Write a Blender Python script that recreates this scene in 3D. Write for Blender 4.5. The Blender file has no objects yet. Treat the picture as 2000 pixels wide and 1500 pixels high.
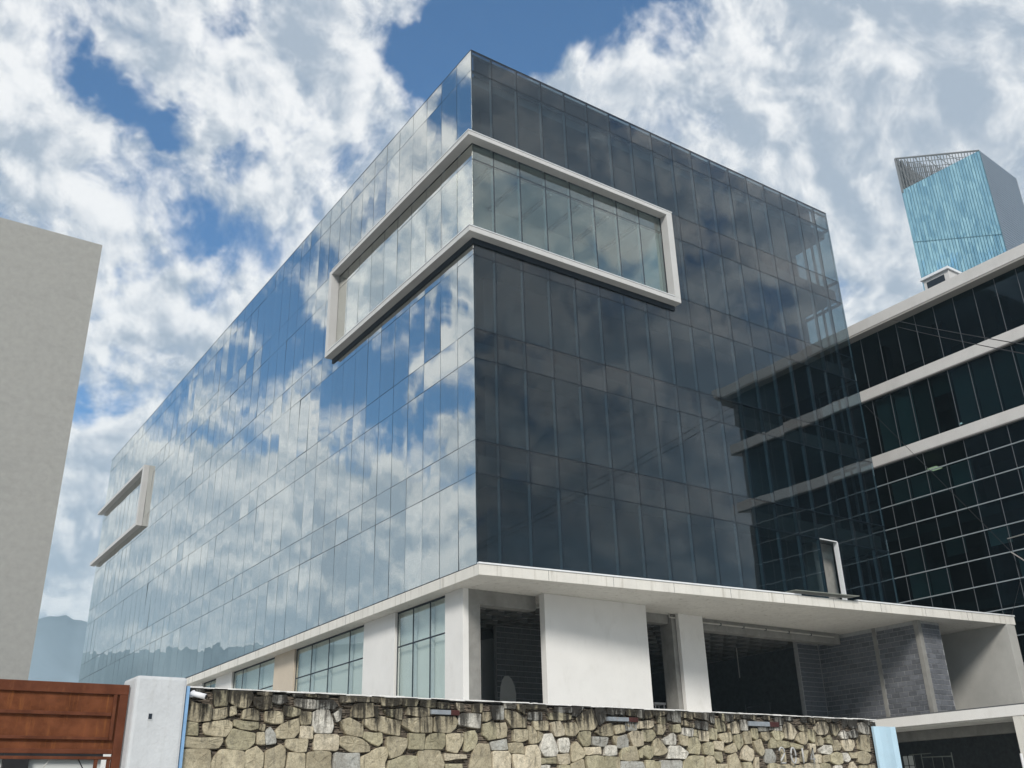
import bpy, bmesh, math, random
from mathutils import Vector, Matrix, Euler
random.seed(7)
GAPS = ((4.6, 39.6, 0.0, 2.4, 0.13), (7.6, 38.7, 0.0, 2.8, 0.17), (10.8, 38.4, 0.0, 2.5, 0.17), (30.6, 42.6, 0.0, 3.6, 0.20), (35.0, 44.9, 0.0, 6.0, 0.26), (40.5, 45.4, 0.0, 6.0, 0.22), (45.0, 45.6, 0.0, 4.6, 0.20), (16.2, 36.4, 0.0, 2.2, 0.14), (14.0, 32.0, 0.0, 2.2, 0.11), (11.7, 30.3, 0.0, 1.6, 0.08), (9.6, 21.8, 0.0, 1.8, 0.10), (14.3, 43.0, 0.0, 2.2, 0.10), (54.0, 42.0, 0.0, 8.0, 0.07), (-17.5, 26.0, 0.0, 5.0, 0.24), (-20.0, 29.5, 0.0, 4.0, 0.2), (-25.5, 22.0, 0.0, 3.4, 0.26), (-29.0, 20.0, 0.0, 2.6, 0.2), (-22.5, 25.0, 0.0, 2.6, 0.2), (-27.0, 26.0, 0.0, 3.4, 0.26), (-31.8, 23.0, 0.0, 3.2, 0.26), (-31.0, 28.5, 0.0, 2.4, 0.2), (-30.5, 39.5, 0.0, 2.5, 0.14), (-25.0, 34.0, 0.0, 2.8, 0.16), (-14.5, 21.0, 0.0, 3.0, 0.24), (-18.5, 21.0, 0.0, 2.4, 0.2), (60.0, 30.0, 0.0, 18.0, -0.10), (20.0, 40.0, 0.0, 9.0, -0.05))
HILL_R = 1100.0; HAZE = 0.0005
STONES = '''21,987 41,921 192,921 180,995|315,794 473,804 472,1000 285,995|474,841 599,796 699,791 747,868 740,999 481,1000|815,938 983,937 988,993 801,989|780,810 893,776 994,801 965,923 753,902|994,860 1103,847 1169,867 1163,948 992,941|1255,935 1376,940 1372,996 1247,982|1396,941 1544,938 1531,981 1392,993|1564,930 1704,931 1701,979 1556,982|1287,828 1532,802 1536,907 1276,914|1552,803 1781,810 1834,865 1755,920 1546,903|8,647 134,622 287,638 279,805 130,812 -1,840|294,655 373,653 484,693 483,796 301,761|497,693 575,720 562,803 492,792|647,669 853,654 840,754 755,784 656,764|932,643 1143,632 1139,755 914,756|1151,721 1256,711 1337,735 1337,795 1138,831|1344,693 1368,625 1484,636 1485,766 1349,770|1509,620 1549,539 1756,539 1781,635 1711,799 1562,796 1515,767|1,484 161,483 152,610 -11,622|233,496 478,477 540,563 544,621 487,656 212,612|556,588 757,548 846,570 841,637 558,658|865,562 922,547 930,614 879,621|482,432 516,353 722,339 814,413 819,516 549,563|842,406 938,403 923,531 841,529|952,399 1071,417 1054,517 992,590 940,548|1060,550 1076,471 1283,475 1349,548 1334,697 1121,619|1359,476 1524,471 1525,603 1358,612|2,362 403,351 452,424 444,468 6,472|16,91 335,91 318,338 -4,338|348,216 335,91 708,90 714,327 430,344|710,170 814,106 936,155 932,309 844,381 722,331|956,131 1193,155 1197,353 1137,410 958,334|1186,378 1312,325 1446,331 1466,466 1189,461|1207,98 1451,98 1442,318 1237,320|1551,344 1856,344 1857,524 1549,527|1461,98 1790,98 1767,334 1465,323|1858,888 2043,904 2049,998 1853,999|2058,909 2241,907 2249,993 2059,999|2262,917 2401,913 2398,995 2259,989|2424,872 2694,896 2703,993 2409,991|2717,887 2905,885 2966,994 2709,989|2973,887 3212,881 3211,990 2983,995|3235,873 3421,874 3421,941 3234,953|3538,831 3621,853 3610,943 3503,944|3777,838 3910,843 3924,950 3778,944|1819,667 1868,690 1872,822 1774,757|2009,729 2322,738 2305,900 2044,881|2332,734 2375,726 2370,866 2328,865|2502,762 2600,742 2608,838 2457,824|2611,733 2704,713 2718,851 2619,838|2774,779 3099,766 3109,869 2783,871|1947,535 2174,504 2168,645 1989,720 1869,672|2189,646 2274,594 2365,574 2365,722 2176,707|2380,579 2682,523 2699,704 2385,758|2711,650 2855,580 2961,573 2964,748 2721,723|2978,574 3140,573 3144,762 2980,753|3169,587 3421,578 3491,631 3538,717 3479,786 3178,773|3550,680 3871,640 3886,823 3550,812|2174,495 2386,402 2443,447 2434,558 2187,566|1873,412 2018,333 2274,340 2271,401 2165,478 1999,514 1878,499|1800,90 2150,90 2140,325 1817,326|2166,90 2481,89 2487,219 2532,325 2513,400 2366,376 2163,278|2502,422 2560,264 2709,309 2788,408 2791,498 2510,515|2805,377 3025,366 3039,557 2812,561|3057,493 3036,375 3295,378 3341,434 3340,568 3124,559|3375,361 3525,335 3613,475 3620,569 3363,563|3630,364 3689,355 3796,403 3839,507 3798,615 3643,588|2502,81 2952,80 2938,293 2720,296 2540,237|2974,98 3308,98 3330,206 3261,360 2953,356|3341,242 3665,272 3653,318 3329,333|3353,98 3605,98 3594,207 3341,206|3698,98 4066,98 4013,453 3856,455 3784,393|4277,905 4448,906 4463,981 4273,979|4080,757 4254,762 4261,934 4059,932|3921,734 3982,731 4056,766 4045,849 3922,845|4499,898 4600,841 4617,952 4489,977|4628,907 4983,914 4987,985 4631,982|5129,883 5430,887 5435,965 5134,960|4280,783 4389,659 4619,669 4629,773 4472,857 4283,890|4662,774 4897,775 4902,876 4691,864|5030,784 5396,794 5414,856 4981,873|5441,847 5510,838 5644,967 5464,981|5507,808 5553,655 5805,666 5904,746 5814,962 5540,870|5876,849 5924,726 6060,813 6058,960 5872,975|6081,887 6197,880 6235,977 6088,972|6242,892 6405,886 6429,983 6251,988|6449,888 6644,877 6668,964 6449,963|3918,562 4014,502 4124,518 4128,662 4080,738 3920,695|4133,643 4143,519 4298,550 4314,647 4291,724 4110,715|4409,494 4536,487 4639,518 4644,645 4414,640|4660,577 4688,470 4811,481 4798,619 4723,686 4661,685|4825,481 4885,522 4915,601 4827,629|4786,643 5003,643 5009,768 4739,756|5112,565 5274,589 5273,669 5204,769 5055,744|5302,589 5465,582 5545,645 5490,756 5290,740|4853,394 4927,312 5125,313 5168,378 5061,604 4928,592|5194,363 5342,365 5374,440 5353,550 5177,537|5532,553 5608,453 5691,449 5734,475 5747,644 5537,624|5776,466 6001,449 6048,501 6069,573 5756,578|5927,591 6084,589 6173,606 6144,773 5965,706 5846,641|6217,618 6404,653 6391,748 6191,732|6414,679 6639,679 6636,802 6425,791|6230,441 6346,432 6455,486 6437,612 6157,596|4072,380 4319,387 4298,521 4038,479|4330,359 4430,341 4581,338 4560,472 4333,464|4066,94 4353,94 4354,321 4306,368 4072,366|4395,245 4435,113 4585,104 4587,323 4392,331|4597,104 4827,104 4851,345 4791,452 4610,430|4844,209 5119,220 5111,303 4848,287|5172,211 5360,222 5341,350 5133,338|5387,232 5597,302 5642,353 5488,512 5387,440|5366,104 5610,104 5582,287 5373,212|5654,328 5921,346 5915,442 5620,433|5991,331 6214,338 6218,462 6002,459|5679,104 5958,104 5962,321 5639,313|5972,104 6243,104 6262,308 5990,321|6273,272 6625,269 6585,456 6377,443|6257,104 6727,104 6699,254 6285,252|4846,104 4995,104 5013,196 4850,195|5152,104 5352,104 5345,197 5158,196|6678,866 6797,837 6827,968 6683,979|6821,848 6939,862 6960,983 6835,968|6989,891 7243,915 7268,993 6976,989|7258,850 7390,820 7533,808 7550,997 7276,994|7561,892 7802,865 7820,989 7574,992|7855,889 8003,871 8003,984 7827,984|8036,872 8133,846 8171,978 8027,979|8199,831 8282,821 8289,970 8188,978|8428,871 8511,850 8533,984 8403,985|8598,853 8688,867 8718,989 8569,990|8729,903 8834,894 8868,988 8736,990|8910,919 9088,913 9101,984 8886,989|9123,902 9229,887 9246,976 9129,985|9426,910 9564,902 9581,987 9431,982|6411,672 6628,677 6634,800 6423,794|6646,704 6860,709 6972,744 6996,821 6764,809 6648,790|7070,790 7242,783 7255,888 7019,887|6990,701 7037,638 7145,629 7217,706 7210,777 6990,766|7355,671 7532,681 7515,790 7319,764|7554,780 7801,742 7824,787 7635,844 7561,836|7868,744 7965,729 7981,836 7857,844|7973,729 8096,710 8131,829 7989,836|8296,799 8330,692 8486,701 8567,771 8474,838 8397,893 8310,891|8591,761 8638,676 8798,685 8838,766 8776,863 8629,830|8859,732 9001,730 9012,887 8869,889|7543,637 7767,614 7792,731 7556,736|7784,620 7881,610 7911,700 7806,714|7890,555 8096,547 8110,693 7928,706|8119,587 8278,578 8302,731 8137,739|8334,607 8426,541 8582,550 8643,602 8623,693 8343,664|8684,534 8753,433 8875,526 8849,674 8686,648|8929,526 9074,540 9072,725 8899,710|9091,633 9191,588 9245,636 9233,764 9097,761|9253,723 9493,729 9515,794 9247,788|9325,625 9408,580 9508,617 9510,723 9304,707|6220,434 6433,437 6450,542 6413,620 6248,580|6546,459 6742,473 6733,663 6537,665 6473,626|6764,536 6917,539 7011,616 6951,695 6750,685|6925,343 7126,350 7235,404 7130,510 7045,579 6948,540|7175,495 7388,493 7413,623 7354,660 7137,564|7507,494 7651,485 7671,628 7478,636|7658,475 7668,377 7877,357 7915,500 7863,599 7699,596|7958,457 7978,369 8174,349 8202,527 8087,542 7983,512|8215,449 8388,418 8410,552 8224,561|8201,305 8327,250 8382,273 8369,406 8200,404|8453,396 8714,410 8667,540 8407,429|8800,298 8988,265 9080,334 9091,437 8943,509 8843,445|9160,426 9272,347 9349,417 9285,607 9096,564|6277,270 6631,273 6590,455 6322,436|6649,304 6702,304 6701,435 6635,387|6714,346 6843,284 6911,327 6926,454 6803,474 6717,446|7206,298 7561,295 7638,387 7473,478 7268,480|7486,97 7937,96 7956,336 7729,345 7561,300|7950,96 8168,96 8204,217 8171,327 8057,348 7984,303|8437,96 8781,96 8678,398 8531,352|6261,97 6746,97 6703,252 6276,255|6761,97 6912,97 6932,269 6766,273|6927,97 7034,97 7053,254 6946,254|7050,97 7462,97 7494,278 7071,275|8202,96 8429,96 8451,229 8222,228|8816,96 9045,96 9003,254 8818,253|9077,175 9174,119 9197,335 9105,323|6176,107 6248,107 6265,291 6193,300|9719,851 9874,828 9917,900 9852,956 9681,938|9969,910 10152,906 10167,978 9962,981|10391,886 10494,889 10488,992 10359,998|10542,908 10696,876 10692,985 10531,989|10725,936 10964,938 10993,994 10739,995|11005,920 11124,914 11156,980 11006,985|11173,925 11276,909 11403,987 11189,990|11462,914 11485,822 11598,899 11608,993 11453,998|11628,834 11816,829 11873,982 11637,984|11880,775 12141,733 12179,866 12005,938 11879,887|12078,911 12217,886 12233,1001 12021,995|12239,849 12373,862 12365,947 12258,916|9534,750 9616,752 9641,805 9544,803|9656,744 9822,744 9844,819 9668,806|9876,635 10017,612 10106,631 10191,730 10108,834 9963,884 9906,811|10318,750 10467,740 10498,844 10325,848 10214,801|10155,597 10385,539 10480,638 10473,736 10299,732 10189,685|10490,620 10581,573 10628,587 10658,775 10505,781|10692,767 10744,705 10968,710 11054,812 11003,911 10808,911 10698,822|11111,740 11219,687 11348,800 11297,873 11095,886|11378,649 11534,656 11554,731 11444,784 11316,707|11580,713 11631,667 11807,680 11851,755 11747,809 11611,769|9654,597 9776,590 9876,670 9857,714 9642,744 9580,708|9672,485 9977,489 9969,580 9677,580|10005,489 10311,467 10309,520 9980,567|10672,525 10837,536 10876,609 10797,679 10719,660|10950,574 11078,549 11099,630 11041,702 10908,645|11091,540 11114,450 11268,461 11325,534 11234,624 11127,622|11346,525 11419,453 11605,456 11706,539 11699,632 11372,626|11815,624 11801,485 12107,443 12152,715 11849,718|10747,410 10994,390 11072,432 11076,540 10851,536 10733,472|10524,390 10619,427 10649,551 10476,558|9506,474 9629,476 9662,571 9565,634 9503,594|9342,253 9570,254 9609,343 9530,458 9395,456|9747,255 9844,255 9844,453 9763,460|10239,275 10339,275 10422,451 10262,440|10509,267 10723,251 10741,384 10549,373|10769,260 10953,288 10948,386 10795,366|10979,270 11162,226 11293,263 11300,407 11170,433 10985,386|11317,299 11448,273 11540,327 11471,418 11333,416|11558,337 11713,338 11738,430 11520,427|11709,265 12004,248 12107,387 11965,450 11757,439|9975,222 10163,248 10180,326 10053,325|9404,94 9578,94 9607,237 9432,236|9592,94 9892,94 9921,230 9619,229|9906,94 10255,93 10286,232 9931,213|10276,93 10627,93 10663,242 10310,240|10642,93 10979,93 10928,243 10692,242|11462,93 11708,93 11574,282 11505,255|11755,93 11944,93 11980,221 11775,220|11975,93 12134,93 12158,230 12014,230|11039,93 11234,93 11251,218 11070,217'''
S = bpy.context.scene
COL = S.collection
rad = math.radians

# ------------------------------------------------------------ camera
cam_d = bpy.data.cameras.new('camera'); cam = bpy.data.objects.new('camera', cam_d); COL.objects.link(cam)
cam.location = (-16.2813, -25.5029, 1.6)
cam.rotation_euler = (rad(114.027), rad(1.489), rad(-34.318))
cam_d.sensor_fit = 'HORIZONTAL'; cam_d.sensor_width = 36.0; cam_d.lens = 36.0 * 1886.99 / 2000.0
cam_d.clip_start = 0.1; cam_d.clip_end = 9000
S.camera = cam

# ------------------------------------------------------------ node helpers
class NT:
    def __init__(self, tree):
        self.t = tree
    def n(self, typ, **kw):
        nd = self.t.nodes.new(typ)
        for k, v in kw.items():
            if k.startswith('i_'):
                key = k[2:]
                key = int(key) if key.isdigit() else key.replace('_', ' ')
                self.put(nd, key, v)
            else:
                setattr(nd, k, v)
        return nd
    def put(self, nd, key, v):
        if isinstance(v, bpy.types.NodeSocket): self.t.links.new(v, nd.inputs[key])
        elif isinstance(v, bpy.types.Node): self.t.links.new(v.outputs[0], nd.inputs[key])
        else: nd.inputs[key].default_value = v
    def m(self, op, a, b=0.0, c=None, clamp=False):
        nd = self.n('ShaderNodeMath', operation=op, use_clamp=clamp)
        self.put(nd, 0, a); self.put(nd, 1, b)
        if c is not None: self.put(nd, 2, c)
        return nd.outputs[0]
    def v(self, op, a, b=None, scale=None):
        nd = self.n('ShaderNodeVectorMath', operation=op)
        self.put(nd, 0, a)
        if b is not None: self.put(nd, 1, b)
        if scale is not None: self.put(nd, 3, scale)
        return nd.outputs['Value'] if op in ('DOT_PRODUCT', 'LENGTH') else nd.outputs[0]
    def mr(self, x, a, b, c=0.0, d=1.0, smooth=True):
        nd = self.n('ShaderNodeMapRange', interpolation_type='SMOOTHSTEP' if smooth else 'LINEAR')
        self.put(nd, 0, x); self.put(nd, 1, a); self.put(nd, 2, b); self.put(nd, 3, c); self.put(nd, 4, d)
        return nd.outputs[0]
    def mix(self, f, a, b, blend='MIX'):
        nd = self.n('ShaderNodeMix', data_type='RGBA', blend_type=blend)
        self.put(nd, 0, f); self.put(nd, 6, a); self.put(nd, 7, b)
        return nd.outputs[2]
    def noise(self, vec, scale=1.0, detail=4.0, rough=0.55, out=0, dist=0.0):
        nd = self.n('ShaderNodeTexNoise')
        self.put(nd, 'Vector', vec); self.put(nd, 'Scale', scale); self.put(nd, 'Detail', detail)
        self.put(nd, 'Roughness', rough); self.put(nd, 'Distortion', dist)
        return nd.outputs[out]
    def mapv(self, vec, scale=(1, 1, 1), loc=(0, 0, 0)):
        nd = self.n('ShaderNodeMapping'); self.put(nd, 'Vector', vec)
        nd.inputs['Scale'].default_value = scale; nd.inputs['Location'].default_value = loc
        return nd.outputs[0]

# ------------------------------------------------------------ sky
SUN_AZ, SUN_EL = 219.0, 36.0          # compass degrees from +Y, and height
W = bpy.data.worlds.new('World'); S.world = W; W.use_nodes = True
wt = NT(W.node_tree); W.node_tree.nodes.clear()
tc = wt.n('ShaderNodeTexCoord')
D = wt.v('NORMALIZE', tc.outputs['Generated'])
sky = wt.n('ShaderNodeTexSky', sky_type='NISHITA', sun_disc=False, sun_elevation=rad(SUN_EL), sun_rotation=rad(SUN_AZ),
           altitude=500, air_density=1.0, dust_density=0.4, ozone_density=2.2)
sep = wt.n('ShaderNodeSeparateXYZ'); wt.put(sep, 0, D)
zc = wt.m('MAXIMUM', sep.outputs[2], 0.0)
inv = wt.m('DIVIDE', 1.0, wt.m('ADD', zc, 1.0))
P2 = wt.v('MULTIPLY', wt.v('SCALE', D, scale=inv), (1, 1, 0))     # clouds lie on a layer overhead
P2 = wt.v('ADD', P2, (11.3, 4.7, 0.0))
warp = wt.v('SCALE', wt.v('SUBTRACT', wt.noise(P2, 4.6, 4, 0.55, out=1), (0.5, 0.5, 0.5)), scale=0.085)
PW = wt.v('ADD', P2, warp)
n1 = wt.noise(PW, 15.0, 10, 0.60)
n2 = wt.noise(wt.v('ADD', PW, (0.003, -0.010, 0.0)), 15.0, 10, 0.60)
big = wt.noise(P2, 4.6, 3, 0.5)
def dirv(az, el):
    a, e = rad(az), rad(el)
    return (math.sin(a) * math.cos(e), math.cos(a) * math.cos(e), math.sin(e))
GN = wt.v('NORMALIZE', wt.v('ADD', D, wt.v('SCALE', wt.v('SUBTRACT', wt.noise(P2, 9.0, 5, 0.62, out=1), (0.5, 0.5, 0.5)), scale=0.22)))
gap = None
for az, el, r0, r1, wgt in GAPS:
    g = wt.mr(wt.v('DOT_PRODUCT', GN, dirv(az, el)), math.cos(rad(r1)), math.cos(rad(r0)), 0.0, wgt)
    gap = g if gap is None else wt.m('ADD', gap, g)
dens = wt.m('SUBTRACT', wt.m('ADD', n1, wt.m('MULTIPLY', wt.m('SUBTRACT', big, 0.5), 0.50)), gap)
low = wt.mr(sep.outputs[2], 0.05, 0.5, 0.16, 0.0)              # thicker layer towards the horizon
dens = wt.m('ADD', dens, low)
alpha = wt.mr(dens, 0.24, 0.48)
relief = wt.m('MULTIPLY', wt.m('SUBTRACT', n1, n2), 4.4)
thick = wt.mr(dens, 0.46, 0.72)
bodyn = wt.noise(PW, 17.0, 7, 0.58)
shade = wt.m('ADD', wt.m('ADD', wt.m('MULTIPLY', relief, 1.0), wt.m('MULTIPLY', thick, -0.28)), wt.m('MULTIPLY', wt.m('SUBTRACT', bodyn, 0.5), 1.6))
shade = wt.mr(wt.m('ADD', shade, 0.55), 0.0, 1.0)
cloud = wt.mix(shade, (3.6, 4.2, 5.0, 1), (8.5, 8.5, 8.5, 1))
skyc = wt.mix(1.0, sky.outputs[0], (0.60, 1.04, 1.32, 1), 'MULTIPLY')
final = wt.mix(wt.m('MULTIPLY', alpha, 0.97), skyc, cloud)
bg = wt.n('ShaderNodeBackground'); wt.put(bg, 0, final); bg.inputs[1].default_value = 0.1
wo = wt.n('ShaderNodeOutputWorld'); W.node_tree.links.new(bg.outputs[0], wo.inputs[0])

sd = bpy.data.lights.new('sun', 'SUN'); sd.energy = 2.9; sd.angle = rad(14); sd.color = (1.0, 0.95, 0.87)
so = bpy.data.objects.new('sun', sd); COL.objects.link(so)
so.rotation_euler = (-Vector(dirv(SUN_AZ, SUN_EL))).to_track_quat('-Z', 'Y').to_euler()
S.view_settings.view_transform = 'Standard'; S.view_settings.look = 'None'
S.view_settings.exposure = 0.30; S.view_settings.gamma = 1.0; S.view_settings.use_curve_mapping = False
S.render.engine = 'CYCLES'
S.cycles.max_bounces = 8; S.cycles.diffuse_bounces = 3; S.cycles.glossy_bounces = 5; S.cycles.transmission_bounces = 4
S.cycles.transparent_max_bounces = 14; S.cycles.use_denoising = True; S.cycles.caustics_reflective = False
S.cycles.caustics_refractive = False; S.cycles.sample_clamp_indirect = 4.0

# ------------------------------------------------------------ materials
def new_mat(name):
    m = bpy.data.materials.new(name); m.use_nodes = True
    t = NT(m.node_tree); m.node_tree.nodes.clear()
    out = t.n('ShaderNodeOutputMaterial')
    return m, t, out
def lin(h):
    v = [int(h[i:i + 2], 16) / 255 for i in (0, 2, 4)]
    return tuple((c / 12.92 if c <= .04045 else ((c + .055) / 1.055) ** 2.4) for c in v) + (1,)
def surf(name, col, rough=0.7, var=0.12, scale=2.0, bump=0.0, bscale=30.0, stain=0.0, stain_col=(0.08, 0.075, 0.06, 1), stain_scale=(3, 3, 0.25), metal=0.0, spec=0.3, world=True, rnd=0.0):
    m, t, out = new_mat(name)
    pos = t.n('ShaderNodeNewGeometry').outputs['Position'] if world else t.n('ShaderNodeTexCoord').outputs['Object']
    c = col
    nz = t.noise(pos, scale, 6, 0.6)
    k = t.mr(nz, 0.3, 0.7, 1 - var, 1 + var, False)
    if rnd:
        oi = t.n('ShaderNodeObjectInfo')
        k = t.m('MULTIPLY', k, t.mr(oi.outputs['Random'], 0, 1, 1 - rnd, 1 + rnd, False))
    cc = t.n('ShaderNodeVectorMath', operation='SCALE'); cc.inputs[0].default_value = c[:3]; t.put(cc, 3, k)
    colr = cc.outputs[0]
    if stain:
        sn = t.noise(t.mapv(pos, stain_scale), 1.6, 6, 0.62)
        f = t.mr(sn, 0.52, 0.75, 0.0, stain)
        colr = t.mix(f, colr, stain_col)
    b = t.n('ShaderNodeBsdfPrincipled'); t.put(b, 'Base Color', colr)
    b.inputs['Roughness'].default_value = rough; b.inputs['Metallic'].default_value = metal
    b.inputs['Specular IOR Level'].default_value = spec
    if bump:
        bp = t.n('ShaderNodeBump'); bp.inputs['Strength'].default_value = bump; bp.inputs['Distance'].default_value = 0.02
        t.put(bp, 'Height', t.noise(pos, bscale, 5, 0.6)); t.put(b, 'Normal', bp)
    m.node_tree.links.new(b.outputs[0], out.inputs[0])
    return m
def glass(name, tint, r0, power, gtint, wav=0.003, wscale=(1.1, 1.1, 0.5), rough=0.0, cap=1.0, pvar=0.06):
    m, t, out = new_mat(name)
    geo = t.n('ShaderNodeNewGeometry')
    oi = t.n('ShaderNodeObjectInfo')
    p = t.mapv(geo.outputs['Position'], wscale)
    p = t.v('ADD', p, t.v('SCALE', (7.3, 3.1, 9.7), scale=oi.outputs['Random']))
    d = t.v('SUBTRACT', t.noise(p, 1.0, 2.0, 0.45, out=1), (0.5, 0.5, 0.5))
    nrm = t.v('NORMALIZE', t.v('ADD', geo.outputs['Normal'], t.v('SCALE', d, scale=wav)))
    lw = t.n('ShaderNodeLayerWeight'); lw.inputs['Blend'].default_value = 0.5
    f = t.m('POWER', lw.outputs['Facing'], power)
    f = t.m('MINIMUM', t.m('ADD', t.m('MULTIPLY', f, 1 - r0), r0), cap)
    vt = t.n('ShaderNodeVectorMath', operation='SCALE'); vt.inputs[0].default_value = gtint[:3]; t.put(vt, 3, t.mr(oi.outputs['Random'], 0, 1, 1 - pvar, 1 + pvar * 0.6, False))
    g = t.n('ShaderNodeBsdfGlossy'); t.put(g, 'Color', vt.outputs[0]); g.inputs['Roughness'].default_value = rough; t.put(g, 'Normal', nrm)
    tr = t.n('ShaderNodeBsdfTransparent'); t.put(tr, 'Color', tint)
    mx = t.n('ShaderNodeMixShader'); t.put(mx, 0, f); t.put(mx, 1, tr.outputs[0]); t.put(mx, 2, g.outputs[0])
    m.node_tree.links.new(mx.outputs[0], out.inputs[0])
    return m
def emit(name, col, st):
    m, t, out = new_mat(name)
    e = t.n('ShaderNodeEmission'); e.inputs[0].default_value = col; e.inputs[1].default_value = st
    m.node_tree.links.new(e.outputs[0], out.inputs[0]); return m

M = {}
M['facade_glass'] = glass('facade_glass', (0.50, 0.59, 0.63, 1), 0.035, 2.9, (0.92, 0.96, 1.0, 1), 0.010, (1.0, 1.0, 0.33), 0.0, 1.0, 0.08)
M['spandrel_glass'] = glass('spandrel_glass', (0.46, 0.53, 0.56, 1), 0.04, 2.85, (0.94, 0.94, 0.96, 1), 0.012, (1.0, 1.0, 0.5), 0.0, 1.0, 0.09)
M['mirror_glass'] = glass('mirror_glass', (0.50, 0.58, 0.60, 1), 0.46, 1.3, (0.92, 0.93, 0.90, 1), 0.015, (1.0, 1.0, 0.33), 0.0, 0.92)
M['clear_glass'] = glass('clear_glass', (0.78, 0.87, 0.88, 1), 0.07, 2.2, (0.97, 0.97, 0.93, 1), 0.005, (1.0, 1.0, 0.4))
M['clear_mirror'] = glass('clear_mirror', (0.75, 0.84, 0.84, 1), 0.42, 1.2, (0.98, 0.98, 0.93, 1), 0.005, (1.0, 1.0, 0.4), 0.0, 0.92)
M['podium_glass'] = glass('podium_glass', (0.97, 0.99, 0.98, 1), 0.06, 3.2, (0.88, 0.95, 0.93, 1), 0.002)
M['side_glass'] = glass('side_glass', (0.72, 0.80, 0.82, 1), 0.06, 2.5, (0.8, 0.85, 0.85, 1), 0.002)
M['dark_glass'] = glass('dark_glass', (0.34, 0.44, 0.46, 1), 0.022, 3.0, (0.62, 0.82, 1.0, 1), 0.003)
M['aluminium'] = surf('aluminium', (0.55, 0.60, 0.63, 1), 0.35, 0.05, 3, metal=0.0, spec=0.5)
M['bright_aluminium'] = surf('bright_aluminium', (0.72, 0.74, 0.76, 1), 0.35, 0.05, 3, spec=0.5)
M['dull_aluminium'] = surf('dull_aluminium', (0.13, 0.145, 0.16, 1), 0.4, 0.05, 3, spec=0.5)
M['mullion_grey'] = surf('mullion_grey', (0.30, 0.34, 0.37, 1), 0.45, 0.05, 3)
M['gasket'] = surf('gasket', (0.018, 0.026, 0.038, 1), 0.6, 0.1)
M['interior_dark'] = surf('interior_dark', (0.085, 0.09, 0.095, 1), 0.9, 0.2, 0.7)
M['interior_pale'] = surf('interior_pale', (0.55, 0.57, 0.56, 1), 0.9, 0.06, 0.7)
M['slab'] = surf('slab', (0.16, 0.16, 0.16, 1), 0.9, 0.15, 1.2)
M['backing'] = surf('backing', (0.12, 0.125, 0.13, 1), 0.7, 0.1)
M['frame_render'] = surf('frame_render', (0.57, 0.57, 0.565, 1), 0.75, 0.05, 1.3, 0.05, 40, 0.12, (0.30, 0.28, 0.26, 1), (2, 2, 0.5))
M['canopy_render'] = surf('canopy_render', (0.72, 0.70, 0.65, 1), 0.85, 0.06, 1.5, 0.08, 25, 0.6, (0.33, 0.30, 0.24, 1), (3.2, 3.2, 0.22))
M['white_render'] = surf('white_render', (0.80, 0.79, 0.77, 1), 0.85, 0.035, 0.9, 0.05, 25, 0.28, (0.58, 0.56, 0.52, 1), (1.3, 1.3, 0.7))
M['beige_render'] = surf('beige_render', (0.60, 0.52, 0.42, 1), 0.85, 0.05, 1.2, 0.05, 25)
M['cap_metal'] = surf('cap_metal', (0.82, 0.84, 0.86, 1), 0.3, 0.04, 4, spec=0.6)
M['bare_concrete'] = surf('bare_concrete', (0.27, 0.265, 0.25, 1), 0.85, 0.18, 2.2, 0.15, 20, 0.35, (0.13, 0.125, 0.115, 1), (2.5, 2.5, 0.7))
M['grey_plaster'] = surf('grey_plaster', (0.46, 0.455, 0.43, 1), 0.9, 0.10, 0.8, 0.06, 20, 0.25, (0.30, 0.30, 0.29, 1), (0.9, 0.9, 0.6))
M['block'] = surf('block', (0.135, 0.142, 0.16, 1), 0.95, 0.18, 9, 0.25, 60, rnd=0.22)
M['mortar'] = surf('mortar', (0.36, 0.365, 0.37, 1), 0.95, 0.15, 8)
M['dark_block'] = surf('dark_block', (0.13, 0.137, 0.145, 1), 0.95, 0.2, 6, rnd=0.2)
M['ceiling_panel'] = surf('ceiling_panel', (0.80, 0.80, 0.77, 1), 0.9, 0.12, 1.5)
M['rib'] = surf('rib', (0.14, 0.14, 0.135, 1), 0.9, 0.2, 3)
M['band_white'] = surf('band_white', (0.62, 0.61, 0.60, 1), 0.7, 0.05, 1.5, 0.03, 20, 0.15, (0.4, 0.39, 0.37, 1), (2, 2, 0.3))
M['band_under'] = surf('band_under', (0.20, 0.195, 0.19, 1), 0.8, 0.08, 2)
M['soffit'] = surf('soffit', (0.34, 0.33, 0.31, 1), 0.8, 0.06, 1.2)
M['pale_backing'] = surf('pale_backing', (0.82, 0.87, 0.84, 1), 0.9, 0.04, 0.8)
M['blind'] = surf('blind', (0.27, 0.38, 0.38, 1), 0.9, 0.06, 1.0, rnd=0.5)
M['stucco'] = surf('stucco', (0.335, 0.335, 0.32, 1), 0.95, 0.07, 9, 0.22, 16, 0.35, (0.27, 0.27, 0.262, 1), (0.8, 0.8, 2.8))
M['gate_white'] = surf('gate_white', (0.58, 0.60, 0.62, 1), 0.9, 0.08, 3, 0.35, 22, 0.35, (0.40, 0.40, 0.39, 1), (5, 5, 0.7))
M['blue_paint'] = surf('blue_paint', (0.24, 0.42, 0.66, 1), 0.7, 0.15, 5)
M['light_blue_metal'] = surf('light_blue_metal', (0.48, 0.66, 0.78, 1), 0.35, 0.06, 3, 0.1, 4, spec=0.5)
M['rust'] = surf('rust', (0.15, 0.054, 0.026, 1), 0.9, 0.35, 5, 0.2, 40, 0.85, (0.26, 0.098, 0.034, 1), (16, 16, 1.8), spec=0.05)
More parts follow.
